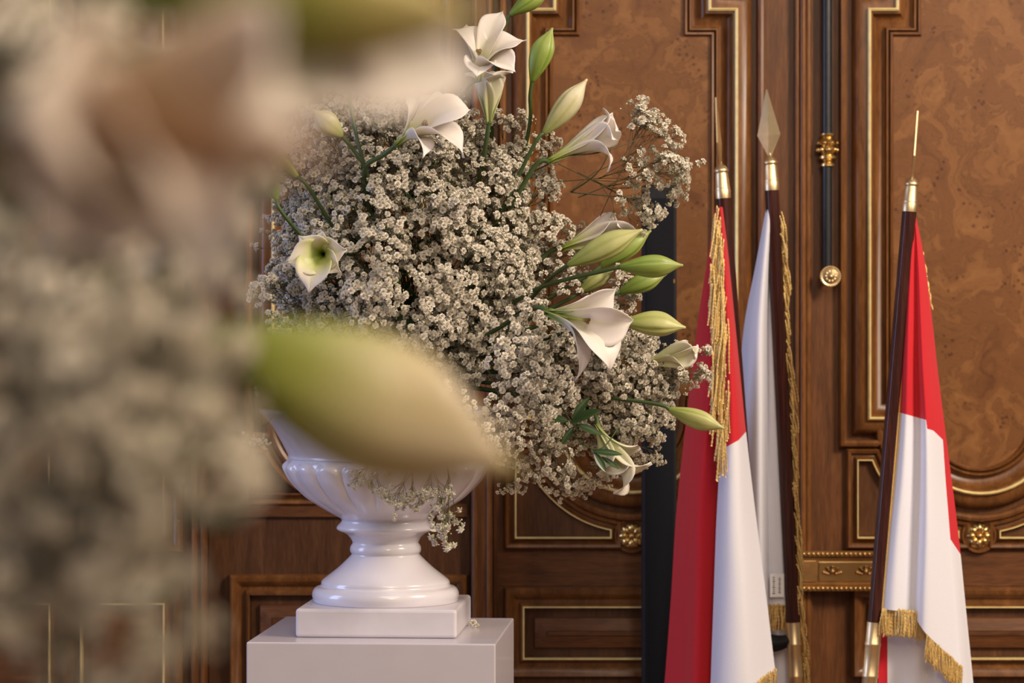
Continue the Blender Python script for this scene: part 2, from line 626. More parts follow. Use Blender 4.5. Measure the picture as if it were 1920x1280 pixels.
def outline(cx, hw, notch, r, yn=22, ysh=783, n=28):
    """clockwise on screen: shouldered top, straight sides, round foot"""
    p = [(cx - hw + notch, YT + 60), (cx + hw - notch, YT + 60), (cx + hw - notch, yn), (cx + hw, yn), (cx + hw, ysh), (cx + r, ysh)]
    p += arc(cx, ysh, r, 0, 180, n)[1:-1]
    p += [(cx - r, ysh), (cx - hw, ysh), (cx - hw, yn), (cx - hw + notch, yn)]
    return p


def rosette(cx, cy, parent):
    mb = MB()
    c = WP(cx, cy, 0.010)
    mb.lathe([(0.0425, -0.012), (0.0425, 0.0), (0.040, 0.004), (0.036, 0.004), (0.034, 0.0), (0.0005, -0.001)], c, (0, -1, 0), 32)
    base = mb.build('rosette_ring', M['wood_mould'], parent, sharp=40)
    mb = MB()
    R = 0.030
    mb.lathe([(R * 0.98, -0.004), (R, 0.002), (R * 0.9, 0.006), (0.001, 0.006)], c, (0, -1, 0), 32)
    ro = mb.build('rosette', M['brass'], base, sharp=40)
    mb = MB()
    for k in range(8):
        a = 2 * PI * k / 8
        q = Matrix.Rotation(a, 3, 'Y')
        rows = []
        for i in range(7):
            u = i / 6
            w = R * 0.34 * math.sin(PI * (0.14 + 0.80 * u)) * (0.5 + 0.7 * u)
            row = []
            for j in range(5):
                v = -1 + j / 2
                z = R * (0.20 + 0.76 * u)
                hh = 0.006 + 0.009 * math.sin(PI * (0.15 + 0.75 * u)) * (1 - 0.75 * v * v)
                row.append(c + q @ Vector((w * v, -hh, z)))
            rows.append(row)
        mb.grid(rows)
    mb.build('rosette_petals', M['brass'], ro)
    mb = MB()
    mb.ball(c + Vector((0, -0.012, 0)), R * 0.22, 12, 8)
    mb.build('rosette_boss', M['brass'], ro)


def door_leaf(door, cx, hw, notch, r, sx, with_rosette=True, low=(1137, 1233), lowhw=202, ysh=783, sb=1007, thin='gilt'):
    """mouldings and fields of one leaf around the centre line cx"""
    path = outline(cx, hw, notch, r, ysh=ysh)
    pl = offs(path, True, -45)
    plate('burl_panel', pl, 0.0095, M['burl'], door, 0.01, 2)
    mould('panel_bead', path, [(55, 0.0), (55, 0.010), (52, 0.0145), (47, 0.016), (42, 0.0135), (40, 0.006), (40, -0.006), (30, -0.008), (30, 0.0)], M['wood_mould'], door)
    mould('panel_moulding', path, [(31, -0.006), (30, 0.006), (26, 0.013), (18, 0.0175), (8, 0.020), (3, 0.020)], M['wood_mould'], door)
    mould('gilt_fillet', path, [(3.8, 0.018), (3.2, 0.0255), (0.8, 0.0275), (-2.0, 0.0255), (-3.0, 0.017)], M['gilt'], door)
    mould('panel_cove', path, [(-3, 0.020), (-6, 0.020), (-9, 0.012), (-16, 0.006), (-26, 0.004), (-31, 0.006), (-33, 0.013), (-36, 0.013), (-38, 0.007), (-41, 0.012), (-44, 0.013), (-48, 0.005)], M['wood_mould'], door)
    # corner fields under the round foot
    R2 = r + 75
    for s in (-1, 1):
        x0 = cx + s * sx
        pts = []
        ya = ysh + 79
        a_start = math.degrees(math.asin(79 / R2))
        xe = 39
        a_end = math.degrees(math.acos(xe / R2))
        for i in range(19):
            a = math.radians(lerp(a_start, a_end, i / 18))
            pts.append((cx + s * R2 * math.cos(a), ysh + R2 * math.sin(a)))
        poly = [(x0, sb), (x0, ya)] + pts + [(cx + s * xe, sb)]
        if s < 0:
            pass
        else:
            poly = poly[::-1]
        plate('spandrel_panel', offs(poly, True, -3), 0.002, M['wood_dark'], door, 0.004, 1)
        mould('spandrel_moulding', poly, [(23, 0.0), (22, 0.007), (18, 0.011), (13, 0.009), (10, 0.003), (7, 0.004), (3, 0.010), (1.5, 0.011)], M['wood_mould'], door)
        mould('spandrel_fillet', poly, [(1.6, 0.009), (1.1, 0.0122), (-0.7, 0.0122), (-1.4, 0.002)], M[thin], door)
    if with_rosette:
        rosette(cx, 1003, door)
    # low panel
    y0, y1 = low
    rc = [(cx - lowhw, y0), (cx + lowhw, y0), (cx + lowhw, y1), (cx - lowhw, y1)]
    mould('low_panel_moulding', rc, [(37, 0.0), (36, 0.010), (32, 0.016), (25, 0.014), (14, 0.004), (8, 0.004), (4, 0.011), (2, 0.011)], M['wood_mould'], door)
    mould('low_panel_fillet', rc, [(2.0, 0.009), (1.4, 0.0128), (-0.7, 0.0128), (-1.5, 0.002)], M[thin], door)
    plate('low_panel', offs(rc, True, -2), 0.0025, M['wood_dark'], door, 0.004, 1)
    inner = offs(rc, True, -19)
    mould('low_panel_bevel', inner, [(0, 0.001), (-2, 0.008), (-24, 0.015)], M['wood_h'], door)
    plate('low_panel_field', offs(inner, True, -24), 0.024, M['wood_h'], door, 0.006, 1)
    # bottom panel down to the floor
    rb = [(cx - lowhw, 1345), (cx + lowhw, 1345), (cx + lowhw, 1745), (cx - lowhw, 1745)]
    mould('bottom_panel_moulding', rb, [(37, 0.0), (36, 0.010), (32, 0.016), (25, 0.014), (14, 0.004), (8, 0.004), (4, 0.011), (2, 0.011)], M['wood_mould'], door)
    mould('bottom_panel_fillet', rb, [(2.0, 0.009), (1.4, 0.0128), (-0.7, 0.0128), (-1.5, 0.002)], M[thin], door)
    plate('bottom_panel_field', offs(rb, True, -16), 0.009, M['wood_v'], door, 0.009, 14)


# wall either side and above, floor
wall = slab('wall_back', -2200, 4100, -1560, YB, -0.012, M['wood_v'], depth=0.12)
tag(wall, 'panelled walnut wall behind the flowers and flags', kind='structure')
mbf = MB()
mbf.box((0.2, 2.4, -0.025), (8.6, 8.0, 0.05))
fl = mbf.build('floor', M['floor'], smooth_=False)
tag(fl, 'polished wooden parquet floor of the hall', kind='structure')

door1 = slab('door_1', 926, 1490, YT, YB, 0.0, M['wood_v'])
tag(door1, 'carved walnut door leaf with burl panel behind the bouquet', kind='structure')
door_leaf(door1, 1184, 194, 50, 138, 217)
door2 = slab('door_2', 1522, 2110, YT, YB, 0.0, M['wood_v'])
tag(door2, 'carved walnut door leaf with burl panel right of the flagpoles', kind='structure')
door_leaf(door2, 1834, 207, 52, 140, 227)
# horizontal rails (grain runs across)
for d, x0, x1 in ((door1, 932, 1440), (door2, 1584, 2084)):
    slab('door_rail', x0, x1, 1034, 1098, 0.0012, M['wood_h'], d, depth=0.01)

# meeting stile of the two leaves
st = slab('meeting_stile', 1488, 1524, YT, YB, 0.008, M['wood_v'], door1, depth=0.06)
for x, w, h in ((1493, 4, 0.022), (1504, 6, 0.026), (1514, 6, 0.024)):
    mb = MB()
    a, b = WP(x, YT, 0.0), WP(x, YB, 0.0)
    mb.tube([(a.x, DW - h + w * PXM, a.z), (b.x, DW - h + w * PXM, b.z)], w * PXM, 12)
    mb.build('stile_bead', M['wood_mould'], st, sharp=50)

# espagnolette bolt on the second leaf
a, b = WP(1548, YT, 0.028), WP(1548, 508, 0.028)
mb = MB()
mb.tube([a, b], 9.5 * PXM, 20)
rod = mb.build('bolt_rod', M['steel'], door2, sharp=50)
mb = MB()
k = PXM
prof = [(8, -31), (14, -30), (14, -26), (10, -23), (11, -20), (17, -16), (17, -12), (12, -9), (13, -5), (16, 0), (14, 5), (12, 8), (17, 11), (20, 14), (17, 18), (13, 21), (11, 24), (14, 27), (14, 30), (8, 31)]
mb.lathe([(r * k, h * k) for r, h in prof], WP(1549, 283, 0.028), (0, 0, 1), 24)
c = WP(1549, 283, 0.028)
for i in range(8):
    an = 2 * PI * i / 8
    mb.ball((c.x + 17 * k * math.cos(an), c.y + 17 * k * math.sin(an), c.z), 5 * k, 8, 6)
for i in range(8):
    an = 2 * PI * (i + 0.5) / 8
    mb.ball((c.x + 18 * k * math.cos(an), c.y + 18 * k * math.sin(an), c.z + 13 * k), 3.2 * k, 8, 6)
mb.build('bolt_collar', M['brass'], rod, sharp=50)
mb = MB()
c = WP(1552, 519, 0.020)
mb.lathe([(8 * k, 0.0), (7 * k, 0.02), (12 * k, 0.026), (19 * k, 0.029), (19.5 * k, 0.033), (17 * k, 0.036), (15 * k, 0.035), (12 * k, 0.0385), (6 * k, 0.0405), (5 * k, 0.042), (3 * k, 0.045), (0.2 * k, 0.046)], c, (0, -1, 0), 32)
for i in range(28):
    an = 2 * PI * i / 28
    mb.ball((c.x + 18.2 * k * math.cos(an), c.y - 0.034, c.z + 18.2 * k * math.sin(an)), 1.9 * k, 6, 5)
for i in range(10):
    an = 2 * PI * i / 10
    mb.ball((c.x + 9 * k * math.cos(an), c.y - 0.0385, c.z + 9 * k * math.sin(an)), 3.2 * k, 8, 5, squash=(1, 0.5, 1))
mb.build('bolt_knob', M['brass_pale'], rod, sharp=50)

# ornate lock case across the meeting stile
lock = slab('lock_case', 1492, 1652, 1041, 1094, 0.038, M['bronze'], door2, depth=0.034)
bevel(lock, 0.002)
for y in (1035, 1099):
    mb = MB()
    a, b = WP(1490, y, 0.036), WP(1654, y, 0.036)
    mb.box((a + b) / 2, (b.x - a.x, 0.03, 9 * k))
    rail = mb.build('lock_border', M['bronze'], lock, smooth_=False)
    mb = MB()
    n = 19
    for i in range(n):
        p = WP(lerp(1494, 1650, i / (n - 1)), y, 0.052)
        mb.ball(p, 3.4 * k, 8, 6)
    tag(mb.build('border_beading', M['brass'], lock), kind='stuff')
pl = slab('lock_plate', 1531, 1648, 1050, 1086, 0.042, M['brass'], lock, depth=0.006)
bevel(pl, 0.0015)
bevel(slab('lock_plate', 1496, 1526, 1048, 1088, 0.042, M['bronze'], lock, depth=0.006), 0.0015)
for x in (1556, 1618):
    mb = MB()
    for i in range(3):
        for s in (-1, 1):
            for j in range(4):
                an = math.radians(20 + 35 * j)
                rr = (7 + 4.0 * i) * k
                c = WP(x, 1068, 0.044)
                mb.ball((c.x + s * rr * math.cos(an) * 1.1, c.y, c.z + (rr * math.sin(an) - 7 * k) * 1.0), 3.0 * k, 6, 5, squash=(1.2, 0.7, 1))
    mb.ball(WP(x, 1068, 0.046), 5 * k, 8, 6)
    mb.build('lock_ornament', M['bronze'], pl)

# door frame and fixed panelling to the left of the leaves
for n_, (x0, x1, h) in enumerate(((884, 924, 0.030), (360, 390, 0.030))):
    tr = slab('trim_%d' % (n_ + 1), x0, x1, YT, YB, h, M['wood_v'], depth=0.06)
    bevel(tr, 0.006, 3)
    tag(tr, ('walnut door frame post left of the carved leaf', 'walnut frame post far left of the white pedestal')[n_], kind='structure')
    for x in (x0 + 7, x1 - 7):
        mb = MB()
        a, b = WP(x, YT, h), WP(x, YB, h)
        mb.tube([a, b], 0.006, 10)
        mb.build('frame_bead', M['wood_mould'], tr, sharp=50)
top_trim = slab('trim_3', 884, 2300, YT - 60, YT, 0.03, M['wood_h'], depth=0.06)
tag(top_trim, 'walnut door head above both carved leaves', kind='structure')
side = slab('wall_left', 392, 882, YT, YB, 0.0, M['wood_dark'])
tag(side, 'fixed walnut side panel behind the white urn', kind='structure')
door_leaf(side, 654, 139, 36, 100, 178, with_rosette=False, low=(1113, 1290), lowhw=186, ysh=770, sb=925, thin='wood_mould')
slab('panel_ledge', 396, 876, 944, 968, 0.010, M['wood_h'], side, depth=0.01)
far = slab('wall_far', -880, 358, YT, YB, 0.0, M['wood_v'])
far.name = 'wall_front_left'
tag(far, 'walnut wall panelling at the far left edge', kind='structure')
for x0, x1 in ((155, 308), (-120, 95), (-480, -180)):
    for ya, yb in ((YT + 60, 1000), (1130, 1745)):
        rc = [(x0, ya), (x1, ya), (x1, yb), (x0, yb)]
        mould('panel_moulding', rc, [(37, 0.0), (36, 0.010), (32, 0.016), (25, 0.014), (14, 0.004), (8, 0.004), (4, 0.011), (2, 0.011)], M['wood_mould'], far)
        mould('gilt_fillet', rc, [(2.5, 0.009), (2, 0.0135), (-1.2, 0.0135), (-2.2, 0.002)], M['gilt'], far)
        plate('panel_field', offs(rc, True, -10), 0.008, M['burl'] if ya < 0 else M['wood_h'], far, 0.008, 8)

# ------------------------------------------------------------------ pedestal and urn
DU = 5.03
PED_TOP = 0.957
RZ = math.radians(-4.2)


def make_pedestal(x, y, label):
    e = empty('pedestal', (x, y, 0), label, 'pedestal', 'white pedestals')
    mb = MB()
    mb.box((x, y, PED_TOP / 2 + 0.03), (0.452, 0.452, PED_TOP - 0.06), rz=RZ)
    bevel(mb.build('column_body', M['lacquer'], e, smooth_=False), 0.003, 3)
    mb = MB()
    mb.box((x, y, 0.03), (0.47, 0.47, 0.06), rz=RZ)
    bevel(mb.build('plinth_base', M['lacquer'], e, smooth_=False), 0.004, 3)
    return e


UC = W(723, 640, DU)


URN_PROF = [(0.1345, 0.0), (0.137, 0.006), (0.1385, 0.014), (0.1365, 0.022), (0.131, 0.028), (0.124, 0.030), (0.1215, 0.033), (0.121, 0.038), (0.117, 0.043), (0.104, 0.053), (0.090, 0.064), (0.077, 0.076), (0.068, 0.085), (0.064, 0.090),
            (0.0665, 0.094), (0.0672, 0.100), (0.0655, 0.106), (0.0625, 0.110), (0.063, 0.114), (0.067, 0.121), (0.074, 0.128), (0.083, 0.132), (0.090, 0.135), (0.0925, 0.139), (0.090, 0.144), (0.085, 0.149), (0.083, 0.153), (0.087, 0.157),
            (0.098, 0.163), (0.112, 0.171), (0.128, 0.182), (0.143, 0.193), (0.156, 0.205), (0.168, 0.217), (0.178, 0.229), (0.185, 0.241), (0.1895, 0.251), (0.1905, 0.260), (0.188, 0.267), (0.184, 0.272), (0.1835, 0.277), (0.187, 0.284), (0.193, 0.296),
            (0.200, 0.309), (0.208, 0.323), (0.218, 0.338), (0.229, 0.350), (0.236, 0.355), (0.239, 0.360), (0.236, 0.364), (0.229, 0.362), (0.215, 0.345), (0.200, 0.315), (0.180, 0.280), (0.150, 0.240), (0.09, 0.20), (0.01, 0.19)]


def make_urn(x, y, label):
    e = empty('urn', (x, y, PED_TOP), label, 'urn', 'white flower urns')
    mb = MB()
    mb.box((x, y, PED_TOP + 0.0265), (0.297, 0.297, 0.053), rz=RZ)
    bevel(mb.build('square_base', M['block'], e, smooth_=False), 0.006, 3)
    mb = MB()
    z0 = PED_TOP + 0.053
    nl = 20
    base = [Vector((r, h, 0)) for r, h in URN_PROF]
    prof = []
    for i in range(len(base) - 1):
        k = 5 if 0.155 < URN_PROF[i][1] < 0.275 and i < 42 else 2
        for q in range(k):
            v = catmull(base, i + q / k)
            prof.append((v.x, v.y))
    prof.append(URN_PROF[-1])
    lim = len(prof) * 0.74

    def lobe(i, r, h, an):
        if 0.160 < h < 0.276 and i < lim:
            a = ((an * nl / (2 * PI) + 0.3) % 1.0) * 2 - 1
            a /= 0.94
            if abs(a) >= 1:
                return 0.972
            top = 0.243 + 0.027 * math.sqrt(1 - a * a)
            k = smooth(0.160, 0.20, h) * (1 - smooth(top - 0.016, top + 0.004, h))
            return 0.972 + 0.052 * k * (1 - a * a) ** 0.5
        return 1.0 - 0.028 * smooth(0.150, 0.160, h) * (1 - smooth(0.276, 0.300, h)) if i < lim else 1.0
    mb.lathe(prof, (x, y, z0), (0, 0, 1), 320, lobe=lobe, cap=True)
    body = mb.build('urn_bowl', M['glaze'], e)
    return e


make_pedestal(UC.x, DU, 'square white lacquered pedestal under the urn of lilies')
make_urn(UC.x, DU, 'white glazed gadrooned urn holding the large bouquet')

# ------------------------------------------------------------------ slim black column behind the flags
DC = 6.02
e = empty('column_speaker', (W(1237, 640, DC).x, DC, 0), 'slim tall matte black column standing behind the left flag', 'column')
cx_ = W(1237, 640, DC).x
zt = W(0, 347, DC).z
wc = 63 / F * DC
mb = MB()
mb.box((cx_, DC + 0.035, (zt + 0.03) / 2), (wc, 0.08, zt - 0.03))
bevel(mb.build('column_case', M['black'], e, smooth_=False), 0.004, 3)
mb = MB()
mb.box((cx_, DC - 0.007, (zt + 0.03) / 2), (wc * 0.82, 0.006, zt - 0.09))
bevel(mb.build('grille', M['black_mesh'], e, smooth_=False), 0.002, 2)
mb = MB()
mb.box((cx_, DC + 0.035, 0.015), (0.30, 0.26, 0.03))
bevel(mb.build('foot_plate', M['black'], e, smooth_=False), 0.004, 2)
mb = MB()
p = W(1262, 527, DC - 0.006)
mb.box((p.x, p.y, p.z), (0.008, 0.002, 0.009))
mb.build('badge', M['bronze'], e, smooth_=False)


# ------------------------------------------------------------------ flags
def sheet(mb, ctrl, d, red, nu=40, nv=90, ripple=0.0, seed=0):
    """ctrl: rows top to bottom of (px, py, towards camera m); red(px, py) gives >0 where the cloth is red"""
    rows = [[Vector(c) for c in r] for r in ctrl]
    nr, nc = len(rows), len(rows[0])
    pts, att = [], []
    for i in range(nv + 1):
        tv = i / nv * (nr - 1)
        colp = [catmull([rows[k][j] for k in range(nr)], tv) for j in range(nc)]
        line = []
        for j in range(nu + 1):
            c = catmull(colp, j / nu * (nc - 1))
            z = c.z + ripple * math.sin(j / nu * 9 + seed + i * 0.03) * min(1, i / nv * 2)
            line.append(W(c.x, c.y, d - z))
            att.append(max(0.0, min(1.0, 0.5 + red(c.x, c.y) / 60.0)))
        pts.append(line)
    mb.grid(pts, red=att)


def fringe(starts, length, lean, r, seed, jit=0.004, parent=None, name='fringe', ljit=0.25, curve=0.0, mat=None):
    """a row of twisted bullion cords hanging from the given points"""
    rnd = random.Random(seed)
    mb = MB()
    for s in starts:
        L = length * (1 + rnd.uniform(-ljit, ljit * 0.6))
        n = max(14, int(length / 0.0042))
        p0 = Vector(s) + Vector((rnd.uniform(-jit, jit), rnd.uniform(-jit, jit), rnd.uniform(-jit, jit)))
        lx = lean[0] + rnd.uniform(-0.10, 0.10)
        ly = lean[1] + rnd.uniform(-0.12, 0.04)
        pts, rad = [], []
        ph = rnd.uniform(0, 6)
        for i in range(n + 1):
            u = i / n
            pts.append(p0 + Vector((lx * L * u * (1 - curve * u), ly * L * u * (1 - 0.5 * u), -L * u)) + Vector((math.sin(u * 5 + ph), math.cos(u * 4 + ph), 0)) * 0.0012)
            rad.append(r * (1.25 if i % 2 else 0.62))
        mb.tube(pts, rad, 5, cap=False)
    return tag(mb.build(name, mat or M['gold_cord'], parent, smooth_=True), kind='stuff')


def make_flag(top, slope, d, label, spin, joint):
    """pole with spearhead; top: pixel of the pole's upper end under the ferrule"""
    floor_py = 640 + (CAM_H - 0.05) * F / d
    bot = (top[0] + slope * (floor_py - top[1]), floor_py)
    T, B = W(top[0], top[1], d), W(bot[0], bot[1], d)
    e = empty('flag', B, label, 'flag', 'flags on spear-topped poles')
    ax = (T - B).normalized()
    mb = MB()
    rp = 13.6 / F * d

    def flute(i, r, h, an):
        return 1 - 0.05 * (0.5 + 0.5 * math.cos(an * 10))
    mb.lathe([(rp, 0), (rp, (T - B).length)], B, ax, 60, lobe=flute)
    pole = mb.build('pole', M['mahogany'], e, sharp=60)
    s = d / F
    mb = MB()
    mb.lathe([(14.5 * s, -2 * s), (14.8 * s, 2 * s), (14.8 * s, 14 * s), (14.2 * s, 15.5 * s), (14.4 * s, 17 * s), (14.2 * s, 18.5 * s), (13.6 * s, 20 * s), (12.5 * s, 40 * s), (11.5 * s, 46 * s), (13.2 * s, 48 * s), (13.2 * s, 52 * s), (11.5 * s, 54 * s), (9.5 * s, 58 * s), (5.0 * s, 61.5 * s), (3.0 * s, 63 * s), (2.0 * s, 68 * s)], T, ax, 32)
    mb.build('ferrule', M['brass_pale'], e, sharp=45)
    # spear blade: four-faced diamond
    q = Vector((0, 0, 1)).rotation_difference(ax) @ Matrix.Rotation(spin, 3, 'Z').to_quaternion()
    O = T + ax * (60 * s)
    mb = MB()
    prof = [(0, 3.5, 0), (4, 4.2, 0), (42, 22.5, 1.6), (128, 0.8, 0)]
    vs = []
    for h, w, bulge in prof:
        for a_, b_ in ((w, 1.5), (0, 1.5 + bulge), (-w, 1.5), (-w, -1.5), (0, -1.5 - bulge), (w, -1.5)):
            vs.append(O + q @ Vector((a_ * s, b_ * s, h * s)))
    fs = []
    for i in range(len(prof) - 1):
        for k in range(6):
            fs.append((i * 6 + k, i * 6 + (k + 1) % 6, (i + 1) * 6 + (k + 1) % 6, (i + 1) * 6 + k))
    fs.append(tuple(range(5, -1, -1)))
    fs.append(tuple((len(prof) - 1) * 6 + k for k in range(6)))
    mb.add(vs, fs)
    mb.build('spearhead', M['brass_pale'], e, smooth_=False)
    # brass joint sleeve lower on the pole
    h0 = (W(0, joint, d) - B).z / ax.z
    mb = MB()
    R = rp * 1.03
    L = 150 * s
    mb.lathe([(R, h0 - L), (R * 1.04, h0 - L + 0.004), (R * 1.04, h0 - L * 0.70), (R * 1.10, h0 - L * 0.69), (R * 1.10, h0 - L * 0.66), (R * 1.04, h0 - L * 0.65), (R * 1.04, h0 - L * 0.30), (R * 1.10, h0 - L * 0.29), (R * 1.10, h0 - L * 0.26), (R * 1.03, h0 - L * 0.25), (R * 1.03, h0)], B, ax, 32)
    mb.build('joint_sleeve', M['brass_pale'], e, sharp=45)
    return e


DA, DB, DCF = 5.78, 5.92, 5.66
# --- left flag
fa = make_flag((1356, 370), 0.074, DA + 0.03, 'leftmost red and white flag with long gold fringe down its front', math.radians(76), 1330)
mb = MB()
REDA = lambda x, y: (843 - (x - 1352) * 0.55 - max(0, x - 1385) * 0.6) - y
sheet(mb, [[(1342, 388, .005), (1344, 388, .012), (1347, 388, .012), (1351, 388, .0)],
           [(1321, 520, -.01), (1330, 520, .012), (1342, 520, .012), (1357, 520, -.02)],
           [(1303, 640, -.06), (1318, 640, -.02), (1336, 640, .008), (1360, 640, -.03)],
           [(1287, 780, -.09), (1304, 780, -.035), (1330, 780, .004), (1360, 780, -.04)],
           [(1268, 960, -.12), (1294, 960, -.05), (1318, 960, -.012), (1360, 960, -.05)],
           [(1258, 1120, -.14), (1287, 1120, -.07), (1312, 1120, -.022), (1356, 1120, -.06)],
           [(1245, 1290, -.15), (1280, 1290, -.08), (1306, 1290, -.025), (1352, 1290, -.06)],
           [(1228, 1480, -.15), (1268, 1480, -.08), (1296, 1480, -.025), (1346, 1480, -.06)]], DA, lambda x, y: 60, nv=70)
sheet(mb, [[(1346, 388, .004), (1349, 388, .012), (1352, 388, .012), (1355, 388, .0)],
           [(1350, 470, .005), (1354, 470, .022), (1360, 470, .022), (1365, 470, -.01)],
           [(1351, 560, .005), (1358, 560, .030), (1366, 560, .030), (1374, 560, -.01)],
           [(1352, 680, .000), (1362, 680, .042), (1375, 680, .044), (1386, 680, -.01)],
           [(1351, 820, -.005), (1364, 820, .050), (1384, 820, .050), (1400, 820, -.01)],
           [(1343, 980, -.005), (1358, 980, .052), (1388, 980, .058), (1419, 980, -.02)],
           [(1338, 1120, -.005), (1356, 1120, .052), (1396, 1120, .062), (1437, 1120, -.02)],
           [(1333, 1262, -.005), (1352, 1278, .050), (1402, 1272, .062), (1452, 1244, -.02)],
           [(1331, 1330, -.005), (1350, 1318, .048), (1404, 1290, .060), (1455, 1252, -.02)]], DA, REDA, nv=80)
cl = mb.build('cloth', M['cloth'], fa)
rnd = random.Random(3)
sts = []
for i in range(150):
    u = (i / 149) ** 0.9
    y = lerp(388, 800, u)
    wv = lerp(4, 15, min(1, u * 5)) * (1 - 0.45 * smooth(0.6, 1, u))
    x = lerp(1344, 1353, u) + rnd.uniform(-0.8, 1.0) * wv + 4 * math.sin(u * 16) * min(1, u * 4)
    sts.append(W(x, y, DA - 0.045 - 0.012 * rnd.random() - 0.02 * min(1, u * 3)))
fringe(sts, 0.115, (-0.06, 0), 0.0019, 5, parent=fa)
hem = []
for i in range(46):
    u = i / 45
    hem.append(W(lerp(1380, 1455, u), lerp(1303, 1252, u), DA - lerp(.06, -.005, u ** 2)))
fringe(hem, 0.06, (0, 0), 0.0016, 6, parent=fa, jit=0.002, name='hem_fringe')

# --- middle flag
fb = make_flag((1447, 355), 0.050, DB, 'middle flag with white cloth behind and diamond spearhead facing front', math.radians(-22), 1166)
mb = MB()
WHITE = lambda x, y: -60
sheet(mb, [[(1436, 392, .0), (1440, 392, .01), (1446, 392, .01), (1452, 392, .0)],
           [(1416, 500, -.03), (1424, 500, .012), (1436, 500, .022), (1446, 500, -.02)],
           [(1394, 620, -.05), (1408, 620, .008), (1428, 620, .030), (1444, 620, -.03)],
           [(1386, 760, -.06), (1404, 760, .008), (1428, 760, .032), (1444, 760, -.04)],
           [(1384, 940, -.06), (1404, 940, .008), (1428, 940, .034), (1444, 940, -.04)],
           [(1386, 1120, -.06), (1406, 1120, .008), (1430, 1120, .032), (1446, 1120, -.04)],
           [(1388, 1300, -.06), (1408, 1300, .008), (1432, 1300, .030), (1450, 1300, -.04)]], DB, WHITE, nv=60)
sheet(mb, [[(1440, 395, -.004), (1444, 395, -.002), (1448, 395, -.002), (1454, 395, -.006)],
           [(1436, 520, -.018), (1442, 520, -.010), (1450, 520, -.006), (1462, 520, -.012)],
           [(1436, 700, -.024), (1444, 700, -.012), (1454, 700, -.008), (1468, 700, -.012)],
           [(1437, 900, -.024), (1448, 900, -.014), (1462, 900, -.008), (1480, 900, -.012)],
           [(1438, 1040, -.022), (1450, 1040, -.014), (1468, 1040, -.010), (1488, 1040, -.012)],
           [(1440, 1132, -.020), (1454, 1134, -.012), (1472, 1134, -.010), (1493, 1132, -.012)]], DB, WHITE, nv=60)
sheet(mb, [[(1446, 1180, -.05), (1460, 1180, -.04), (1476, 1180, -.04), (1492, 1180, -.05)],
           [(1446, 1300, -.05), (1460, 1300, -.04), (1478, 1300, -.04), (1500, 1300, -.05)]], DB, WHITE, nv=6)
mb.build('cloth', M['cloth'], fb)
sts = []
for i in range(210):
    u = i / 209
    y = lerp(398, 1262, u)
    xp = 1447 + 0.05 * (y - 355) + 13
    sts.append(W(xp + rnd.uniform(-2, 3) + 2.5 * math.sin(u * 21), y, DB + rnd.uniform(-.008, .012)))
fringe(sts, 0.052, (0.34, 0), 0.0018, 8, parent=fb, curve=0.5, jit=0.005)
sts = [W(lerp(1441, 1490, i / 33), 1131, DB + 0.012) for i in range(34)]
fringe(sts, 0.060, (0, 0), 0.0016, 9, parent=fb, jit=0.0015, name='hem_fringe', ljit=0.08)
# maker's tag, two printed lines
mb = MB()
p = W(1457, 1097, DB + 0.0)
mb.box(p, (0.031, 0.0012, 0.052))
tg = mb.build('care_tag', M['tagwhite'], fb, smooth_=False)
mb = MB()
for lx, h, n in ((-0.0075, 0.040, 9), (0.0055, 0.036, 11)):
    for i in range(n):
        zz = p.z - h / 2 + h * (i + 0.5) / n
        mb.box((p.x + lx, p.y - 0.0008, zz), (0.0036 if i % 3 else 0.0056, 0.0004, h / n * 0.55))
mb.build('tag_print', M['ink'], tg, smooth_=False)
mb = MB()
sp = [(1446, 1190), (1462, 1188), (1476, 1192)]
rows = []
for i in range(7):
    u = i / 6
    row = []
    for j in range(9):
        v = j / 8
        x = lerp(1444, 1481, v)
        y = lerp(1188 + 3 * math.sin(v * 3), 1224 - 14 * v ** 2 - 2 * (1 - v), u)
        row.append(W(x, y, DB + 0.004 - 0.022 * math.sin(PI * u) * (1 - 0.3 * v)))
    rows.append(row)
mb.grid(rows)
rows = [[Vector((q.x, q.y + 0.004, q.z)) for q in r] for r in rows]
mb.grid(rows)
mb.build('strap', M['black'], fb)

# --- right flag
fc = make_flag((1705, 395), -0.0845, DCF, 'rightmost red and white flag hanging beside the burl panel', math.radians(84), 1166)
mb = MB()
# back layer
REDC2 = lambda x, y: max((1012 + (x - 1783) * 1.5) - y, (1664 - x) * 3)
sheet(mb, [[(1712, 408, -.004), (1714, 408, -.002), (1716, 408, -.002), (1718, 408, -.006)],
           [(1700, 490, -.02), (1712, 490, -.012), (1724, 490, -.004), (1734, 490, -.03)],
           [(1692, 600, -.03), (1710, 600, -.018), (1732, 600, -.004), (1748, 600, -.045)],
           [(1686, 700, -.03), (1710, 700, -.022), (1740, 700, -.004), (1759, 700, -.05)],
           [(1676, 850, -.035), (1706, 850, -.03), (1752, 850, -.008), (1778, 850, -.055)],
           [(1664, 1000, -.035), (1704, 1000, -.03), (1766, 1000, -.008), (1797, 1000, -.055)],
           [(1652, 1140, -.035), (1700, 1140, -.03), (1780, 1140, -.006), (1811, 1140, -.055)],
           [(1646, 1290, -.035), (1700, 1290, -.04), (1790, 1290, -.006), (1826, 1290, -.055)],
           [(1640, 1420, -.035), (1700, 1420, -.04), (1796, 1420, -.006), (1838, 1420, -.055)]], DCF, REDC2, nv=80)
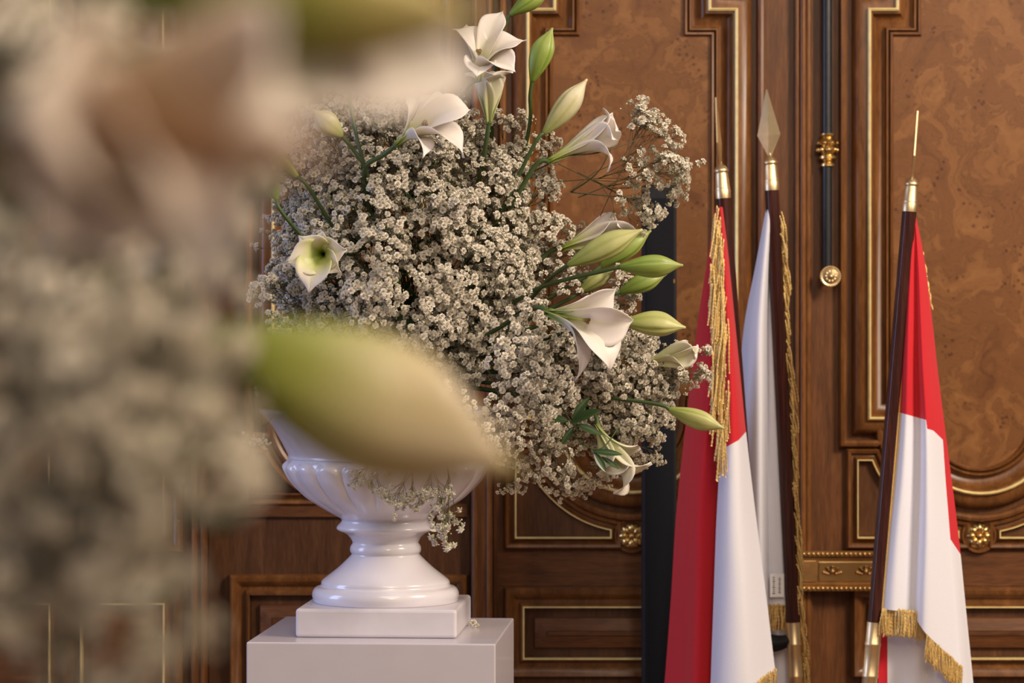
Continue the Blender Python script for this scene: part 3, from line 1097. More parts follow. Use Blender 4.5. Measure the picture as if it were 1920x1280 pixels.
# front layer
REDC1 = lambda x, y: (774 + 0.28 * (x - 1690) + (16 if x > 1737 else 0) + max(0, x - 1750) * 0.7) - y
sheet(mb, [[(1712, 408, .004), (1713, 408, .006), (1715, 408, .006), (1716, 408, .004), (1717, 408, .0)],
           [(1703, 500, .004), (1708, 500, .012), (1716, 500, .004), (1723, 500, .014), (1732, 500, -.005)],
           [(1696, 600, .004), (1704, 600, .018), (1717, 600, .006), (1728, 600, .022), (1744, 600, -.012)],
           [(1690, 690, .004), (1702, 690, .022), (1718, 690, .006), (1732, 690, .030), (1752, 690, -.012)],
           [(1686, 790, .004), (1700, 790, .022), (1720, 790, .004), (1738, 790, .034), (1765, 790, -.012)],
           [(1676, 900, .004), (1694, 900, .024), (1718, 900, .004), (1740, 900, .036), (1773, 900, -.012)],
           [(1664, 1010, .004), (1684, 1010, .024), (1714, 1010, .004), (1740, 1010, .038), (1782, 1010, -.010)],
           [(1655, 1100, .004), (1678, 1100, .024), (1711, 1100, .004), (1738, 1110, .038), (1794, 1160, -.008)],
           [(1652, 1142, .004), (1676, 1144, .024), (1709, 1150, .004), (1737, 1188, .038), (1802, 1248, -.006)]], DCF, REDC1, nu=60, nv=120)
mb.build('cloth', M['cloth'], fc)
mb = MB()
pts = []
for i in range(60):
    y = lerp(398, 1142, i / 59)
    xs = lerp(1715, 1653, ((y - 398) / 744) ** 0.97)
    pts.append((xs, y))
rows = []
for (x, y) in pts:
    wv = 3.0 + 2.2 * smooth(450, 800, y)
    rows.append([W(x - wv + 0.5 * math.sin(y * 0.2), y, DCF - 0.004), W(x, y, DCF - 0.010), W(x + wv, y, DCF - 0.005), W(x + wv, y, DCF + 0.002), W(x - wv, y, DCF + 0.003), W(x - wv, y, DCF - 0.004)])
mb.grid(rows)
mb.build('gold_trim', M['gold_ribbon'], fc)
sts = []
for i in range(70):
    u = i / 69
    sts.append(W(lerp(1653, 1736, u), 1140 + 8 * u * u + (0 if u < .9 else 2), DCF - 0.018 + 0.006 * math.sin(u * 9)))
fringe(sts, 0.058, (0, 0), 0.0016, 12, parent=fc, jit=0.0015, ljit=0.08, name='hem_fringe')
sts = []
for i in range(64):
    u = i / 63
    sts.append(W(lerp(1737, 1802, u), lerp(1185, 1246, u) + 2, DCF - lerp(0.036, 0.0, u)))
fringe(sts, 0.058, (0, 0), 0.0016, 13, parent=fc, jit=0.0015, ljit=0.1, name='hem_fringe')
sts = []
for i in range(26):
    u = i / 25
    sts.append(W(lerp(1729, 1744, u) + rnd.uniform(-1, 1), lerp(468, 560, u), DCF + 0.045))
fringe(sts, 0.022, (0.1, 0), 0.0016, 14, parent=fc, jit=0.001, name='side_fringe')

# stand that holds the three poles
bx = W(1530, 640, 5.8)
e = empty('flag_stand', (bx.x, 5.79, 0), 'dark round floor stand holding the three flagpoles', 'stand')
mb = MB()
mb.lathe([(0.26, 0.0), (0.26, 0.022), (0.25, 0.03), (0.20, 0.040), (0.001, 0.042)], (bx.x, 5.79, 0.001), (0, 0, 1), 48)
mb.build('stand_base', M['steel'], e, sharp=40)
for fo, sl, d in ((fa, 0.074, DA + .03), (fb, 0.05, DB), (fc, -0.0845, DCF)):
    B = Vector(fo.location)
    ax = Vector((-sl, 0, 1)).normalized()
    mb = MB()
    mb.lathe([(0.0245, -0.012), (0.0245, 0.16), (0.0275, 0.165), (0.0275, 0.18), (0.019, 0.18), (0.019, 0.0)], B, ax, 24, cap=False)
    mb.build('pole_socket', M['steel'], e, sharp=40)


# ------------------------------------------------------------------ lilies
def bez(p0, p1, p2, p3, t):
    s = 1 - t
    return p0 * s ** 3 + p1 * 3 * s * s * t + p2 * 3 * s * t * t + p3 * t ** 3


CORE = W(790, 700, 5.05)


def petal(parent, B, A, T, width, mat, seed, recurve=0.25, tube=0.42, cup=0.55):
    """one petal from the flower's base B along its axis A, bending out to its tip T"""
    rnd = random.Random(seed)
    L = (T - B).length
    rd = (T - B) - A * ((T - B).dot(A))
    if rd.length < 1e-5:
        rd = A.orthogonal()
    rd.normalize()
    c1 = B + A * (tube * L) + rd * (0.02 * L)
    # the last control point sits above the tip so that the tip turns outwards
    c2 = T - (rd * 0.36 - A * (recurve)) * L
    nu, nv = 18, 10
    rows, at, rib = [], [], []
    ph = rnd.uniform(0, 6)
    for i in range(nu + 1):
        u = i / nu
        p = bez(B, c1, c2, T, u)
        t = (bez(B, c1, c2, T, min(1, u + .01)) - bez(B, c1, c2, T, max(0, u - .01))).normalized()
        nrm = (A * rd.dot(t) - rd * A.dot(t))
        if nrm.length < 1e-6:
            nrm = -rd
        nrm.normalize()
        side = t.cross(nrm).normalized()
        w = width * (0.20 + 0.80 * smooth(0.0, 0.60, u)) * (1 - smooth(0.60, 1.02, u) ** 1.25 * 0.97)
        w = max(w, 0.0006)
        cu = cup * (1 - 0.75 * smooth(0.35, 0.95, u))
        row = []
        for j in range(nv + 1):
            v = -1 + 2 * j / nv
            wav = 0.055 * width * math.sin(u * 9 + ph + (1.7 if v > 0 else 0)) * abs(v) ** 2 * smooth(0.3, 0.7, u)
            rdg = -0.035 * width * math.exp(-(v / 0.16) ** 2) * (1 - u * 0.5)
            row.append(p + side * (v * w * 0.5 * (1 - 0.25 * cu * v * v)) + nrm * (cu * w * 0.5 * v * v + wav + rdg))
            at.append(u)
            rib.append(math.exp(-(v / 0.18) ** 2) * (1 - 0.6 * u))
        rows.append(row)
    mb = MB()
    mb.grid(rows, t=at, rib=rib)
    o = mb.build('petal', mat, parent)
    sd = o.modifiers.new('thickness', 'SOLIDIFY')
    sd.thickness = 0.0009
    sd.offset = 0
    return o


def stem_to(parent, pts, r=0.0045, name='stem'):
    mb = MB()
    n = 24
    line = [catmull([Vector(p) for p in pts], i / n * (len(pts) - 1)) for i in range(n + 1)]
    mb.tube(line, [r * (1 + 0.25 * math.exp(-((i) / 1.5) ** 2)) for i in range(n + 1)], 10, t=[1 - i / n for i in range(n + 1)])
    return mb.build(name, M['stem'], parent)


def bloom(parent, base, d, axis, tips, seed, mat='petal', width=0.046, stamens=True, plen=0.088, tube=0.42, recurve=0.25, core=None, stem=None):
    B = W(base[0], base[1], d)
    A = VD(axis)
    for k, tp in enumerate(tips):
        w = 1.28 * (tp[3] if len(tp) > 3 else (width if k % 2 == 0 else width * 0.78))
        petal(parent, B, A, W(tp[0], tp[1], d - tp[2]), w, M[mat], seed * 11 + k, tube=tube, recurve=recurve if len(tp) < 5 else tp[4])
    if stamens:
        rnd = random.Random(seed)
        a = A.orthogonal().normalized()
        b = A.cross(a)
        mb = MB()
        off = a * rnd.uniform(-.006, .006) + b * rnd.uniform(-.006, .006)
        pts = [B + A * (plen * i / 10) + off * (i / 10) ** 2 for i in range(11)]
        mb.tube(pts, [0.0024] * 8 + [0.0024, 0.0034, 0.0048], 8, t=[i / 10 for i in range(11)])
        top = pts[-1]
        for k in range(3):
            an = 2 * PI * k / 3
            q = top + (a * math.cos(an) + b * math.sin(an)) * 0.003
            mb.tube([q - A * 0.002, q + A * 0.001, q + A * 0.0028], [0.0030, 0.0034, 0.0016], 8, t=[.95, 1, 1])
        mb.build('pistil', M['pistil'], parent)
        for k in range(6):
            mb = MB()
            an = 2 * PI * k / 6 + 0.3
            o2 = (a * math.cos(an) + b * math.sin(an)) * 0.017
            ll = plen * rnd.uniform(0.66, 0.80)
            pts = [B + A * (ll * i / 8) + o2 * (i / 8) ** 1.6 for i in range(9)]
            mb.tube(pts, [0.0014 - 0.0007 * i / 8 for i in range(9)], 6, t=[0.5 * i / 8 for i in range(9)])
            mb.build('stamen', M['pistil'], parent)
    if stem is not False:
        if stem is None:
            e2 = B.lerp(core or CORE, 0.75)
            stem_to(parent, [B + A * 0.004, B - A * 0.03, B.lerp(e2, .5) - A * 0.02, e2])
        else:
            stem_to(parent, [B + A * 0.004] + [W(*s) for s in stem])


def budmesh(parent, base, tip, d, towards, ratio, mat, seed, name='bud', twist=0.25):
    B = W(base[0], base[1], d)
    T = W(tip[0], tip[1], d - towards)
    L = (T - B).length
    ax = (T - B).normalized()
    q = Vector((0, 0, 1)).rotation_difference(ax)
    rnd = random.Random(seed)
    ph = rnd.uniform(0, 2)
    vs, fs, at, rib = [], [], [], []
    n, sd = 26, 48
    bow = rnd.uniform(-.02, .02) * L
    for i in range(n + 1):
        u = i / n
        r = ratio * L * (0.20 + 0.80 * math.sin(PI * 0.5 * min(1, u / 0.55)) ** 1.1) * (1 - smooth(0.52, 1.03, u) ** 1.5 * 0.93)
        if u < 0.02:
            r *= 0.7
        for k in range(sd):
            an = 2 * PI * k / sd
            c3 = math.cos(3 * (an + ph + twist * u))
            groove = math.exp(-((1 - abs(math.cos(1.5 * (an + ph + twist * u)))) / 0.012) ** 2)
            rr = r * (1 + 0.055 * c3 - 0.11 * groove * smooth(0.05, 0.3, u))
            vs.append(B + q @ Vector((rr * math.cos(an) + bow * math.sin(PI * u), rr * math.sin(an), L * u)))
            at.append(u)
            ridge = math.exp(-((1 - abs(math.sin(1.5 * (an + ph + twist * u)))) / 0.03) ** 2)
            rib.append(min(1, groove * 1.0 + 0.55 * ridge))
    for i in range(n):
        for k in range(sd):
            k2 = (k + 1) % sd
            fs.append((i * sd + k, i * sd + k2, (i + 1) * sd + k2, (i + 1) * sd + k))
    fs.append(tuple(range(sd - 1, -1, -1)))
    fs.append(tuple(n * sd + k for k in range(sd)))
    mb = MB()
    mb.add(vs, fs, 0, t=at, rib=rib)
    o = mb.build(name, M[mat], parent)
    return B, ax, L


def bud(label, base, tip, d, towards=0.0, ratio=0.165, mat='bud_green', seed=1, core=None, stem=None, group='lily buds in the bouquet', parent=None, twist=0.25):
    e = parent or empty('lily_bud', W(base[0], base[1], d), label, 'flower bud', group)
    B, ax, L = budmesh(e, base, tip, d, towards, ratio, mat, seed, twist=twist)
    if stem is None:
        e2 = B.lerp(core or CORE, 0.75)
        stem_to(e, [B + ax * 0.004, B - ax * 0.03, B.lerp(e2, .5) - ax * 0.015, e2], 0.0036)
    elif stem:
        stem_to(e, [B + ax * 0.004] + [W(*s) for s in stem], 0.0038)
    return e


def lily(label, base, d, group='open lilies in the bouquet'):
    return empty('lily', W(base[0], base[1], d), label, 'lily', group)


LG = 'open lilies in the bouquet'
# topmost open lily
e = lily('open white lily at the very top of the bouquet, green throat showing', (893, 150), 4.86)
bloom(e, (897, 152), 4.86, (0.12, 0.80, 0.55), [(942, 22, -.025, .040), (986, 77, .015, .052), (966, 134, .080, .056), (848, 54, .025, .050), (876, 48, -.035, .046), (893, 142, .085, .050)], 1, plen=0.062, tube=0.50, recurve=0.12,
      stem=[(878, 160, 4.87), (856, 200, 4.90), (830, 300, 4.98)])
e = lily('half-hidden white lily trumpet seen from behind, below the topmost lily', (917, 230), 4.93)
bloom(e, (917, 232), 4.92, (0.02, 0.98, 0.02), [(872, 140, .01, .050), (962, 136, .01, .050), (905, 135, .05, .046), (940, 140, .045, .046), (915, 138, -.045, .046)], 2, mat='petal_back', stamens=False, tube=0.30, recurve=0.05,
      stem=[(912, 262, 4.93), (900, 330, 4.97), (870, 420, 5.03)])
# lily with brown-flecked petals and the bud on the same stem
e = lily('white lily opening to the right in the upper left, closed bud on its stem', (740, 272), 4.80)
bloom(e, (742, 272), 4.80, (0.70, 0.50, 0.50), [(880, 208, .02, .048), (868, 296, .055, .058), (762, 178, .0, .046), (836, 182, -.04, .044), (792, 296, .085, .040), (800, 180, -.055, .040)], 3, plen=0.078,
      stem=[(720, 290, 4.82), (684, 316, 4.84), (690, 380, 4.90), (715, 480, 5.0)])
bud(None, (642, 256), (588, 206), 4.82, 0.035, 0.27, 'bud_pale', 31, parent=e, stem=[(662, 280, 4.83), (686, 318, 4.84), (692, 370, 4.90)])
stem_to(e, [W(655, 170, 4.86), W(660, 215, 4.85), W(672, 270, 4.84), W(686, 320, 4.84)], 0.0035)
# front-facing lily
e = lily('small white lily facing the front at left, cupped with green throat', (610, 480), 4.80)
bloom(e, (612, 476), 4.84, (-0.16, -0.06, 0.98), [(536, 492, .075, .056), (579, 549, .085, .056), (651, 468, .080, .052), (560, 442, .070, .054), (606, 434, .070, .058), (640, 512, .080, .040)], 4, mat='petal_green', stamens=False, tube=0.55, recurve=0.02)
# half-open lily right of the tall buds
e = lily('half-open white lily pointing right below the tall pale bud', (1030, 300), 4.93)
bloom(e, (1026, 304), 4.93, (0.88, 0.42, 0.10), [(1131, 202, .0, .044), (1156, 246, .03, .050), (1150, 262, .06, .046), (1138, 322, .045, .040, .42), (1146, 214, -.04, .044)], 5, tube=0.55, recurve=0.10, plen=0.105)
# big lily on the right
e = lily('largest white lily on the right, wide open with brown-tipped pistil', (1022, 582), 4.78)
bloom(e, (1024, 584), 4.80, (0.72, -0.22, 0.66), [(1156, 540, .0, .060), (1188, 600, .05, .062), (1139, 697, .07, .074), (1078, 713, .078, .036), (1125, 566, -.035, .05)], 6, plen=0.100, tube=0.40, recurve=0.16)
# white lily behind the pair of buds
e = lily('white lily tucked behind the large yellowish bud on the right', (1050, 460), 5.02)
bloom(e, (1052, 466), 5.02, (0.9, 0.35, 0.1), [(1148, 402, .0, .056), (1200, 462, .03, .056), (1160, 424, .05, .054), (1140, 412, -.04, .054)], 7, stamens=False, recurve=0.1)
# right edge lily
e = lily('white lily peeking out behind small blossoms beside the left flag', (1195, 690), 5.04)
bloom(e, (1196, 686), 4.93, (0.93, 0.25, 0.2), [(1308, 646, .01, .034), (1306, 672, .03, .036), (1300, 656, .04, .032), (1290, 640, -.03, .034), (1286, 700, .02, .036)], 8, mat='petal_back', stamens=False, recurve=0.03, tube=.5)
# lowest lily
e = lily('white lily hanging lowest on the right, its petals pointing down', (1122, 795), 4.90)
bloom(e, (1118, 797), 4.92, (0.42, -0.80, 0.30), [(1222, 868, .02, .058), (1150, 926, .05, .060), (1200, 838, -.02, .058), (1118, 890, .03, .050), (1178, 872, .06, .050)], 9, mat='petal_back', stamens=False, tube=0.42, recurve=0.12)

bud('tall bright green lily bud standing upright against the gilt line', (997, 154), (1036, 52), 4.93, 0.0, 0.20, 'bud_green', 41, stem=[(994, 180, 4.94), (992, 240, 4.97), (960, 400, 5.03)])
bud('green lily bud cut off by the top edge of the photo', (955, 28), (1032, -18), 4.93, 0.0, 0.19, 'bud_green', 42, stem=[(948, 44, 4.94), (930, 110, 4.97), (920, 300, 5.03)])
bud('large pale lily bud leaning right above the half-open lily', (1018, 252), (1101, 148), 4.92, 0.0, 0.165, 'bud_pale', 43)
bud('big yellowish lily bud pointing right, in front of its white neighbour', (1064, 497), (1205, 430), 4.84, 0.02, 0.155, 'bud_yellow', 44, stem=[(1045, 510, 4.86), (1018, 535, 4.90), (960, 600, 5.0)])
bud('green lily bud tip behind the big yellowish bud', (1125, 500), (1221, 432), 4.98, 0.0, 0.17, 'bud_green', 45)
bud('plump green lily bud on a long straight stem at the right', (1160, 500), (1281, 497), 4.82, 0.0, 0.18, 'bud_green', 46, stem=[(1130, 508, 4.83), (1015, 538, 4.88), (930, 590, 4.97)])
bud('bright green lily bud half hidden under the plump green one', (1160, 548), (1250, 514), 4.95, 0.0, 0.19, 'bud_green', 47)
bud('pale green lily bud pointing right beside the largest lily', (1166, 604), (1286, 614), 4.86, 0.01, 0.20, 'bud_yellow', 48)
bud('light green lily bud overlapping the left flag', (1252, 766), (1358, 803), 4.88, 0.02, 0.17, 'bud_yellow', 49)
bud('pale lily bud deep among blossoms below the paired buds', (1085, 548), (1150, 506), 4.98, 0.0, 0.20, 'bud_yellow', 50)
bud('pale lily bud leaning left at the far left of the bouquet', (560, 334), (478, 250), 4.86, 0.0, 0.15, 'bud_pale', 51)
bud('small lime green lily bud at the left edge of the bouquet', (520, 376), (494, 320), 4.80, 0.0, 0.26, 'bud_green', 52)


# ------------------------------------------------------------------ dark leaves
def leafmesh(mb, P, dirv, up, L, w, bend=0.2):
    dirv = dirv.normalized()
    side = dirv.cross(up)
    if side.length < 1e-4:
        side = dirv.orthogonal()
    side.normalize()
    nrm = side.cross(dirv)
    rows, at, rib = [], [], []
    for i in range(11):
        u = i / 10
        ww = w * 0.5 * math.sin(PI * min(0.985, 0.03 + 0.955 * u)) ** 0.8
        c = P + dirv * (L * u) - nrm * (bend * L * u * u)
        rows.append([c + side * (ww * v) + nrm * (abs(v) * ww * 0.35) for v in (-1, -.5, 0, .5, 1)])
        at += [u] * 5
        rib += [0, 0, 1, 0, 0]
    mb.grid(rows, t=at, rib=rib)


def leaf(parent, p0, p1, d, w, towards=0.0, bend=0.15, up=(0, .5, 1)):
    A, B = W(p0[0], p0[1], d), W(p1[0], p1[1], d - towards)
    mb = MB()
    leafmesh(mb, A, B - A, VD(up), (B - A).length, w, bend)
    return mb.build('leaf', M['leaf'], parent)


e = empty('ruscus_sprig', W(1120, 845, 4.85), 'dark leafy sprig lying across the lowest lily', 'leaves', 'dark leafy sprigs')
leaf(e, (1112, 846), (1166, 850), 4.84, 0.013, 0.01, 0.10)
leaf(e, (1114, 848), (1136, 884), 4.84, 0.014, 0.01, 0.05)
leaf(e, (1128, 856), (1160, 880), 4.845, 0.010, 0.0, -0.10)
stem_to(e, [W(1160, 800, 4.86), W(1128, 840, 4.845), W(1090, 830, 4.86), W(1050, 780, 4.95)], 0.0012)
e = empty('ruscus_sprig', W(1075, 800, 4.85), 'dark leafy sprig left of the lowest lily', 'leaves', 'dark leafy sprigs')
leaf(e, (1070, 792), (1122, 766), 4.84, 0.018, 0.02, 0.1)
leaf(e, (1080, 796), (1130, 812), 4.84, 0.014, 0.01, 0.15)
leaf(e, (1076, 800), (1054, 830), 4.85, 0.013, 0.01)
leaf(e, (1066, 790), (1030, 780), 4.86, 0.014, 0.0)
leaf(e, (1074, 785), (1104, 744), 4.86, 0.015, 0.0)
stem_to(e, [W(1085, 812, 4.845), W(1072, 792, 4.85), W(1040, 750, 4.92), W(980, 720, 5.0)], 0.0013)


# ------------------------------------------------------------------ gypsophila
def floret_geo(rnd):
    vs, fs, at = [], [], []
    for (n, tilt, L, w) in ((6, 78, .0064, .0050), (6, 50, .0062, .0046), (5, 26, .0060, .0040), (3, 8, .0058, .0032)):
        for k in range(n):
            an = 2 * PI * (k + rnd.uniform(-.18, .18)) / n + tilt
            tl = math.radians(tilt + rnd.uniform(-9, 9))
            l2 = L * rnd.uniform(0.86, 1.08)
            c, s = math.cos(an), math.sin(an)
            o = len(vs)
            for i, u in enumerate((0.12, 0.6, 1.0)):
                tt = tl * (0.55 + 0.55 * u)
                r = l2 * u * math.sin(tt)
                z = l2 * u * math.cos(tt) + 0.0010
                ww = w * 0.5 * (0.35, 1.0, 0.62)[i]
                for v in (-1, 0, 1):
                    lift = (0.22 * ww * abs(v)) if i else 0
                    jit = rnd.uniform(-.0004, .0004)
                    rr = r - lift * math.cos(tt) + (0.0 if v or i < 2 else -0.0006)
                    vs.append(Vector((rr * c - v * ww * s, rr * s + v * ww * c, z + lift * math.sin(tt) + jit)))
                    at.append((0.1, 0.7, 1.0)[i] if tilt > 10 else (0.0, 0.4, 0.8)[i])
            for i in range(2):
                for j in range(2):
                    fs.append((o + i * 3 + j, o + i * 3 + j + 1, o + i * 3 + j + 4, o + i * 3 + j + 3))
    return vs, fs, at


def calyx_geo():
    vs, fs = [], []
    for (r, z) in ((0.0006, -0.0022), (0.0016, -0.0006), (0.0020, 0.0016)):
        for k in range(6):
            vs.append(Vector((r * math.cos(PI * k / 3), r * math.sin(PI * k / 3), z)))
    for i in range(2):
        for k in range(6):
            fs.append((i * 6 + k, i * 6 + (k + 1) % 6, i * 6 + 6 + (k + 1) % 6, i * 6 + 6 + k))
    return vs, fs


FR = random.Random(21)
FLORETS = [floret_geo(FR) for _ in range(4)]
CALYX = calyx_geo()
FLORET_ME = []
for g in FLORETS:
    mb = MB()
    mb.add(g[0], g[1], 0, t=g[2])
    mb.add(CALYX[0], CALYX[1], 1, t=[0.3] * len(CALYX[0]))
    FLORET_ME.append(mb.mesh('floret', [M['floret'], M['budlet']], True))


def cone_dir(rnd, d, lo, hi):
    a = d.orthogonal().normalized()
    b = d.cross(a)
    th = math.radians(rnd.uniform(lo, hi))
    ph = rnd.uniform(0, 2 * PI)
    return (d * math.cos(th) + (a * math.cos(ph) + b * math.sin(ph)) * math.sin(th)).normalized()


def spray_tree(seed, n1=6, n2=4, n3=4, l1=.052, l2=.032, l3=.017, back=.17, a1=(12, 46), droop=0.0):
    """returns twig segments, floret seats [(pos, dir, scale)] and small round buds"""
    rnd = random.Random(seed)
    tw, seats, buds = [], [], []
    Z = Vector((0, 0, 1))
    tw.append(([Vector((0, 0, -back)), Vector((rnd.uniform(-.006, .006), rnd.uniform(-.006, .006), -back * .5)), Vector((0, 0, 0)), Vector((0, 0, 0.03))], .0012, .0009))
    for i in range(n1):
        o1 = Z * rnd.uniform(-.015, .03)
        d1 = cone_dir(rnd, Z, *a1)
        e1 = o1 + d1 * l1 * rnd.uniform(.75, 1.2)
        tw.append(([o1, o1.lerp(e1, .5) - Z * .003, e1], .0008, .0006))
        for j in range(n2):
            d2 = cone_dir(rnd, (d1 + Z * .35).normalized(), 10, 46)
            s2 = o1.lerp(e1, rnd.uniform(.7, 1.0))
            e2 = s2 + d2 * l2 * rnd.uniform(.6, 1.25) - Z * droop * rnd.random()
            tw.append(([s2, e2], .0006, .00045))
            for k in range(n3):
                d3 = cone_dir(rnd, d2, 8, 58)
                e3 = e2 + d3 * l3 * rnd.uniform(.5, 1.3)
                tw.append(([e2, e3], .00045, .0004))
                x = rnd.random()
                if x < 0.80:
                    seats.append((e3, (d3 + Z * .3).normalized(), rnd.uniform(.80, 1.22)))
                else:
                    buds.append((e3, rnd.uniform(.0012, .0026)))
    return tw, seats, buds


def spray_meshes(seed, with_florets=True, fscale=1.0, **kw):
    tw, seats, buds = spray_tree(seed, **kw)
    rnd = random.Random(seed + 99)
    ms = MB()
    for pts, r0, r1 in tw:
        n = len(pts)
        ms.tube(pts, [lerp(r0, r1, i / (n - 1)) for i in range(n)], 4, cap=False, t=[i / (n - 1) for i in range(n)])
    stem = ms.mesh('stem', M['twig'])
    mbb = MB()
    for p, r in buds:
        mbb.ball(p, r, 6, 4)
    mbb.att['t'] = [rnd.random() for _ in mbb.v]
    budme = mbb.mesh('closed_buds', M['budlet'])
    fl = None
    if with_florets:
        mf = MB()
        for p, d, s in seats:
            vs, fs, at = FLORETS[rnd.randrange(4)]
            q = Z3.rotation_difference(d)
            s *= fscale
            mf.add([p + q @ (v * s) for v in vs], fs, 0, t=at)
            mf.add([p + q @ (v * s) for v in CALYX[0]], CALYX[1], 1, t=[.3] * len(CALYX[0]))
        fl = mf.mesh('florets', [M['floret'], M['budlet']], True)
    return stem, budme, fl, seats


Z3 = Vector((0, 0, 1))
SPRAYS = [spray_meshes(100 + i) for i in range(9)]
LONG_SPRAY = spray_meshes(260, n1=4, n2=4, n3=3, back=.60)
OPEN_JOINED = [spray_meshes(230 + i, n1=5, n2=4, n3=4, l1=.07, l2=.036, l3=.018, a1=(8, 40), back=.12, fscale=1.24) for i in range(3)]
OPEN_SPRAYS = [spray_meshes(200 + i, with_florets=False, n1=5, n2=4, n3=3, l1=.07, l2=.034, l3=.018, a1=(8, 38), back=.12) for i in range(4)]


def spray(pos, dirv, label, group, rnd, scale=1.0, idx=None, single=False, tpl=None):
    """pos: where the blossom head's middle sits; dirv: direction the head points"""
    dirv = Vector(dirv).normalized()
    q = Z3.rotation_difference(dirv) @ Matrix.Rotation(rnd.uniform(0, 2 * PI), 3, 'Z').to_quaternion()
    tpl = tpl or (OPEN_SPRAYS if single else SPRAYS)
    st, bu, flo, seats = tpl[rnd.randrange(len(tpl)) if idx is None else idx]
    head = 0.088 if not single else 0.10
    o = bpy.data.objects.new('gypsophila_spray', None)
    COL.objects.link(o)
    o.empty_display_size = 0.03
    o.rotation_mode = 'QUATERNION'
    o.rotation_quaternion = q
    o.scale = (scale,) * 3
    o.location = Vector(pos) - dirv * head * scale
    tag(o, label, 'flower spray', group)
    for nm, me in (('stem', st), ('closed_buds', bu), ('florets', flo)):
        if me is None:
            continue
        c = bpy.data.objects.new(nm, me)
        COL.objects.link(c)
        c.parent = o
        if nm != 'stem':
            c['kind'] = 'stuff'
    if single:
        for p, d, s in seats:
            c = bpy.data.objects.new('floret', FLORET_ME[rnd.randrange(4)])
            COL.objects.link(c)
            c.parent = o
            c.location = p
            c.rotation_mode = 'QUATERNION'
            c.rotation_quaternion = Z3.rotation_difference(d)
            c.scale = (s * 1.28,) * 3
    return o


# places kept clear in front of the lilies: (px, py, radius px, distance)
KEEP = [(905, 95, 75, 4.86), (918, 185, 45, 4.92), (805, 245, 75, 4.80), (615, 232, 40, 4.80), (597, 490, 62, 4.76), (1090, 262, 65, 4.93), (1095, 615, 95, 4.76), (1130, 465, 75, 4.84),
        (1225, 498, 60, 4.82), (1230, 608, 55, 4.86), (1310, 786, 50, 4.88), (1155, 850, 60, 4.88), (1060, 200, 50, 4.92), (1016, 104, 45, 4.93), (1070, 540, 40, 4.86), (512, 330, 45, 4.80), (1280, 648, 14, 4.93), (1120, 795, 40, 4.84), (675, 290, 35, 4.82)]


def clear(p):
    """push a spray back behind any lily it would cover"""
    for _ in range(2):
        px, py = 960 + p.x / p.y * F, 640 + (CAM_H - p.z) / p.y * F
        for (kx, ky, kr, kd) in KEEP:
            dd = math.hypot(px - kx, py - ky)
            if dd < kr + 42 and p.y < kd + 0.09:
                need = kd + 0.10 if dd < kr + 10 else kd + 0.06
                if need > p.y:
                    p = W(px, py, need)
    return p


GR = random.Random(5)
C0 = W(764, 482, 5.06)
MIDCORE = W(775, 620, 5.06)
BG = 'small white blossom sprays of the main bouquet'


LANDMARKS = [(905, 95, 'the topmost open lily'), (917, 200, 'the lily trumpet'), (805, 245, 'the upper left lily'), (615, 232, 'the small pale bud'), (597, 490, 'the small green-throated lily'), (1090, 262, 'the half-open lily'),
             (1060, 200, 'the large pale leaning bud'), (1130, 465, 'the big yellowish bud'), (1225, 498, 'the plump green bud'), (1095, 615, 'the largest lily'), (1235, 608, 'the pale green bud'), (1272, 660, 'the lily beside the flag'), (1310, 786, 'the bud at the flag'), (1155, 860, 'the lowest lily'),
             (1080, 795, 'the dark leafy sprig'), (512, 320, 'the lime green bud'), (780, 500, 'the dark gap in mid-bouquet'), (720, 760, "the urn's rim"), (900, 840, "the huge bud's tip"), (800, 390, 'the upper centre of the bouquet'), (900, 600, 'the right half of the middle'), (960, 400, 'the upper right flank')]


def zone_label(p, extra=''):
    px, py = 960 + p.x / p.y * F, 640 + (CAM_H - p.z) / p.y * F
    lx, ly, nm = min(LANDMARKS, key=lambda l: math.hypot(px - l[0], py - l[1]))
    dx, dy = px - lx, py - ly
    far_ = 'just ' if math.hypot(dx, dy) < 62 else 'further '
    if abs(dx) > 2.2 * abs(dy):
        rel = 'right of' if dx > 0 else 'left of'
    elif abs(dy) > 2.2 * abs(dx):
        rel = 'below' if dy > 0 else 'above'
    else:
        rel = ('below' if dy > 0 else 'above') + ' and ' + ('right of' if dx > 0 else 'left of')
    if p.y > 5.07:
        far_ = '' if extra else 'set back, '
    return ("baby's breath spray " if extra else "white baby's breath spray ") + extra + far_ + rel + ' ' + nm


count = 160
ga = PI * (3 - math.sqrt(5))
for i in range(count):
    z = 1 - 2 * (i + 0.5) / count                # along the view axis, +1 towards the camera
    if z < -0.45:
        continue
    rr = math.sqrt(1 - z * z)
    th = ga * i
    u = Vector((rr * math.cos(th), -z, rr * math.sin(th)))
    s = GR.uniform(0.86, 1.02)
    p = C0 + Vector((u.x * 0.262 * s, u.y * 0.245 * s, u.z * 0.272 * s))
    if p.z < 1.36:
        if u.y > -0.2:
            continue
    qx, qy = 960 + p.x / p.y * F, 640 + (CAM_H - p.z) / p.y * F
    if u.y < 0 and (math.hypot((qx - 775) / 1.5, qy - 500) < 36 or math.hypot(qx - 585, qy - 590) < 34 or math.hypot(qx - 800, qy - 320) < 26):
        continue
    p = clear(p)
    dv = (p - MIDCORE).normalized() + Vector((GR.uniform(-.25, .25), GR.uniform(-.2, .2), GR.uniform(-.25, .25)))
    spray(p, dv, zone_label(p), BG, GR)
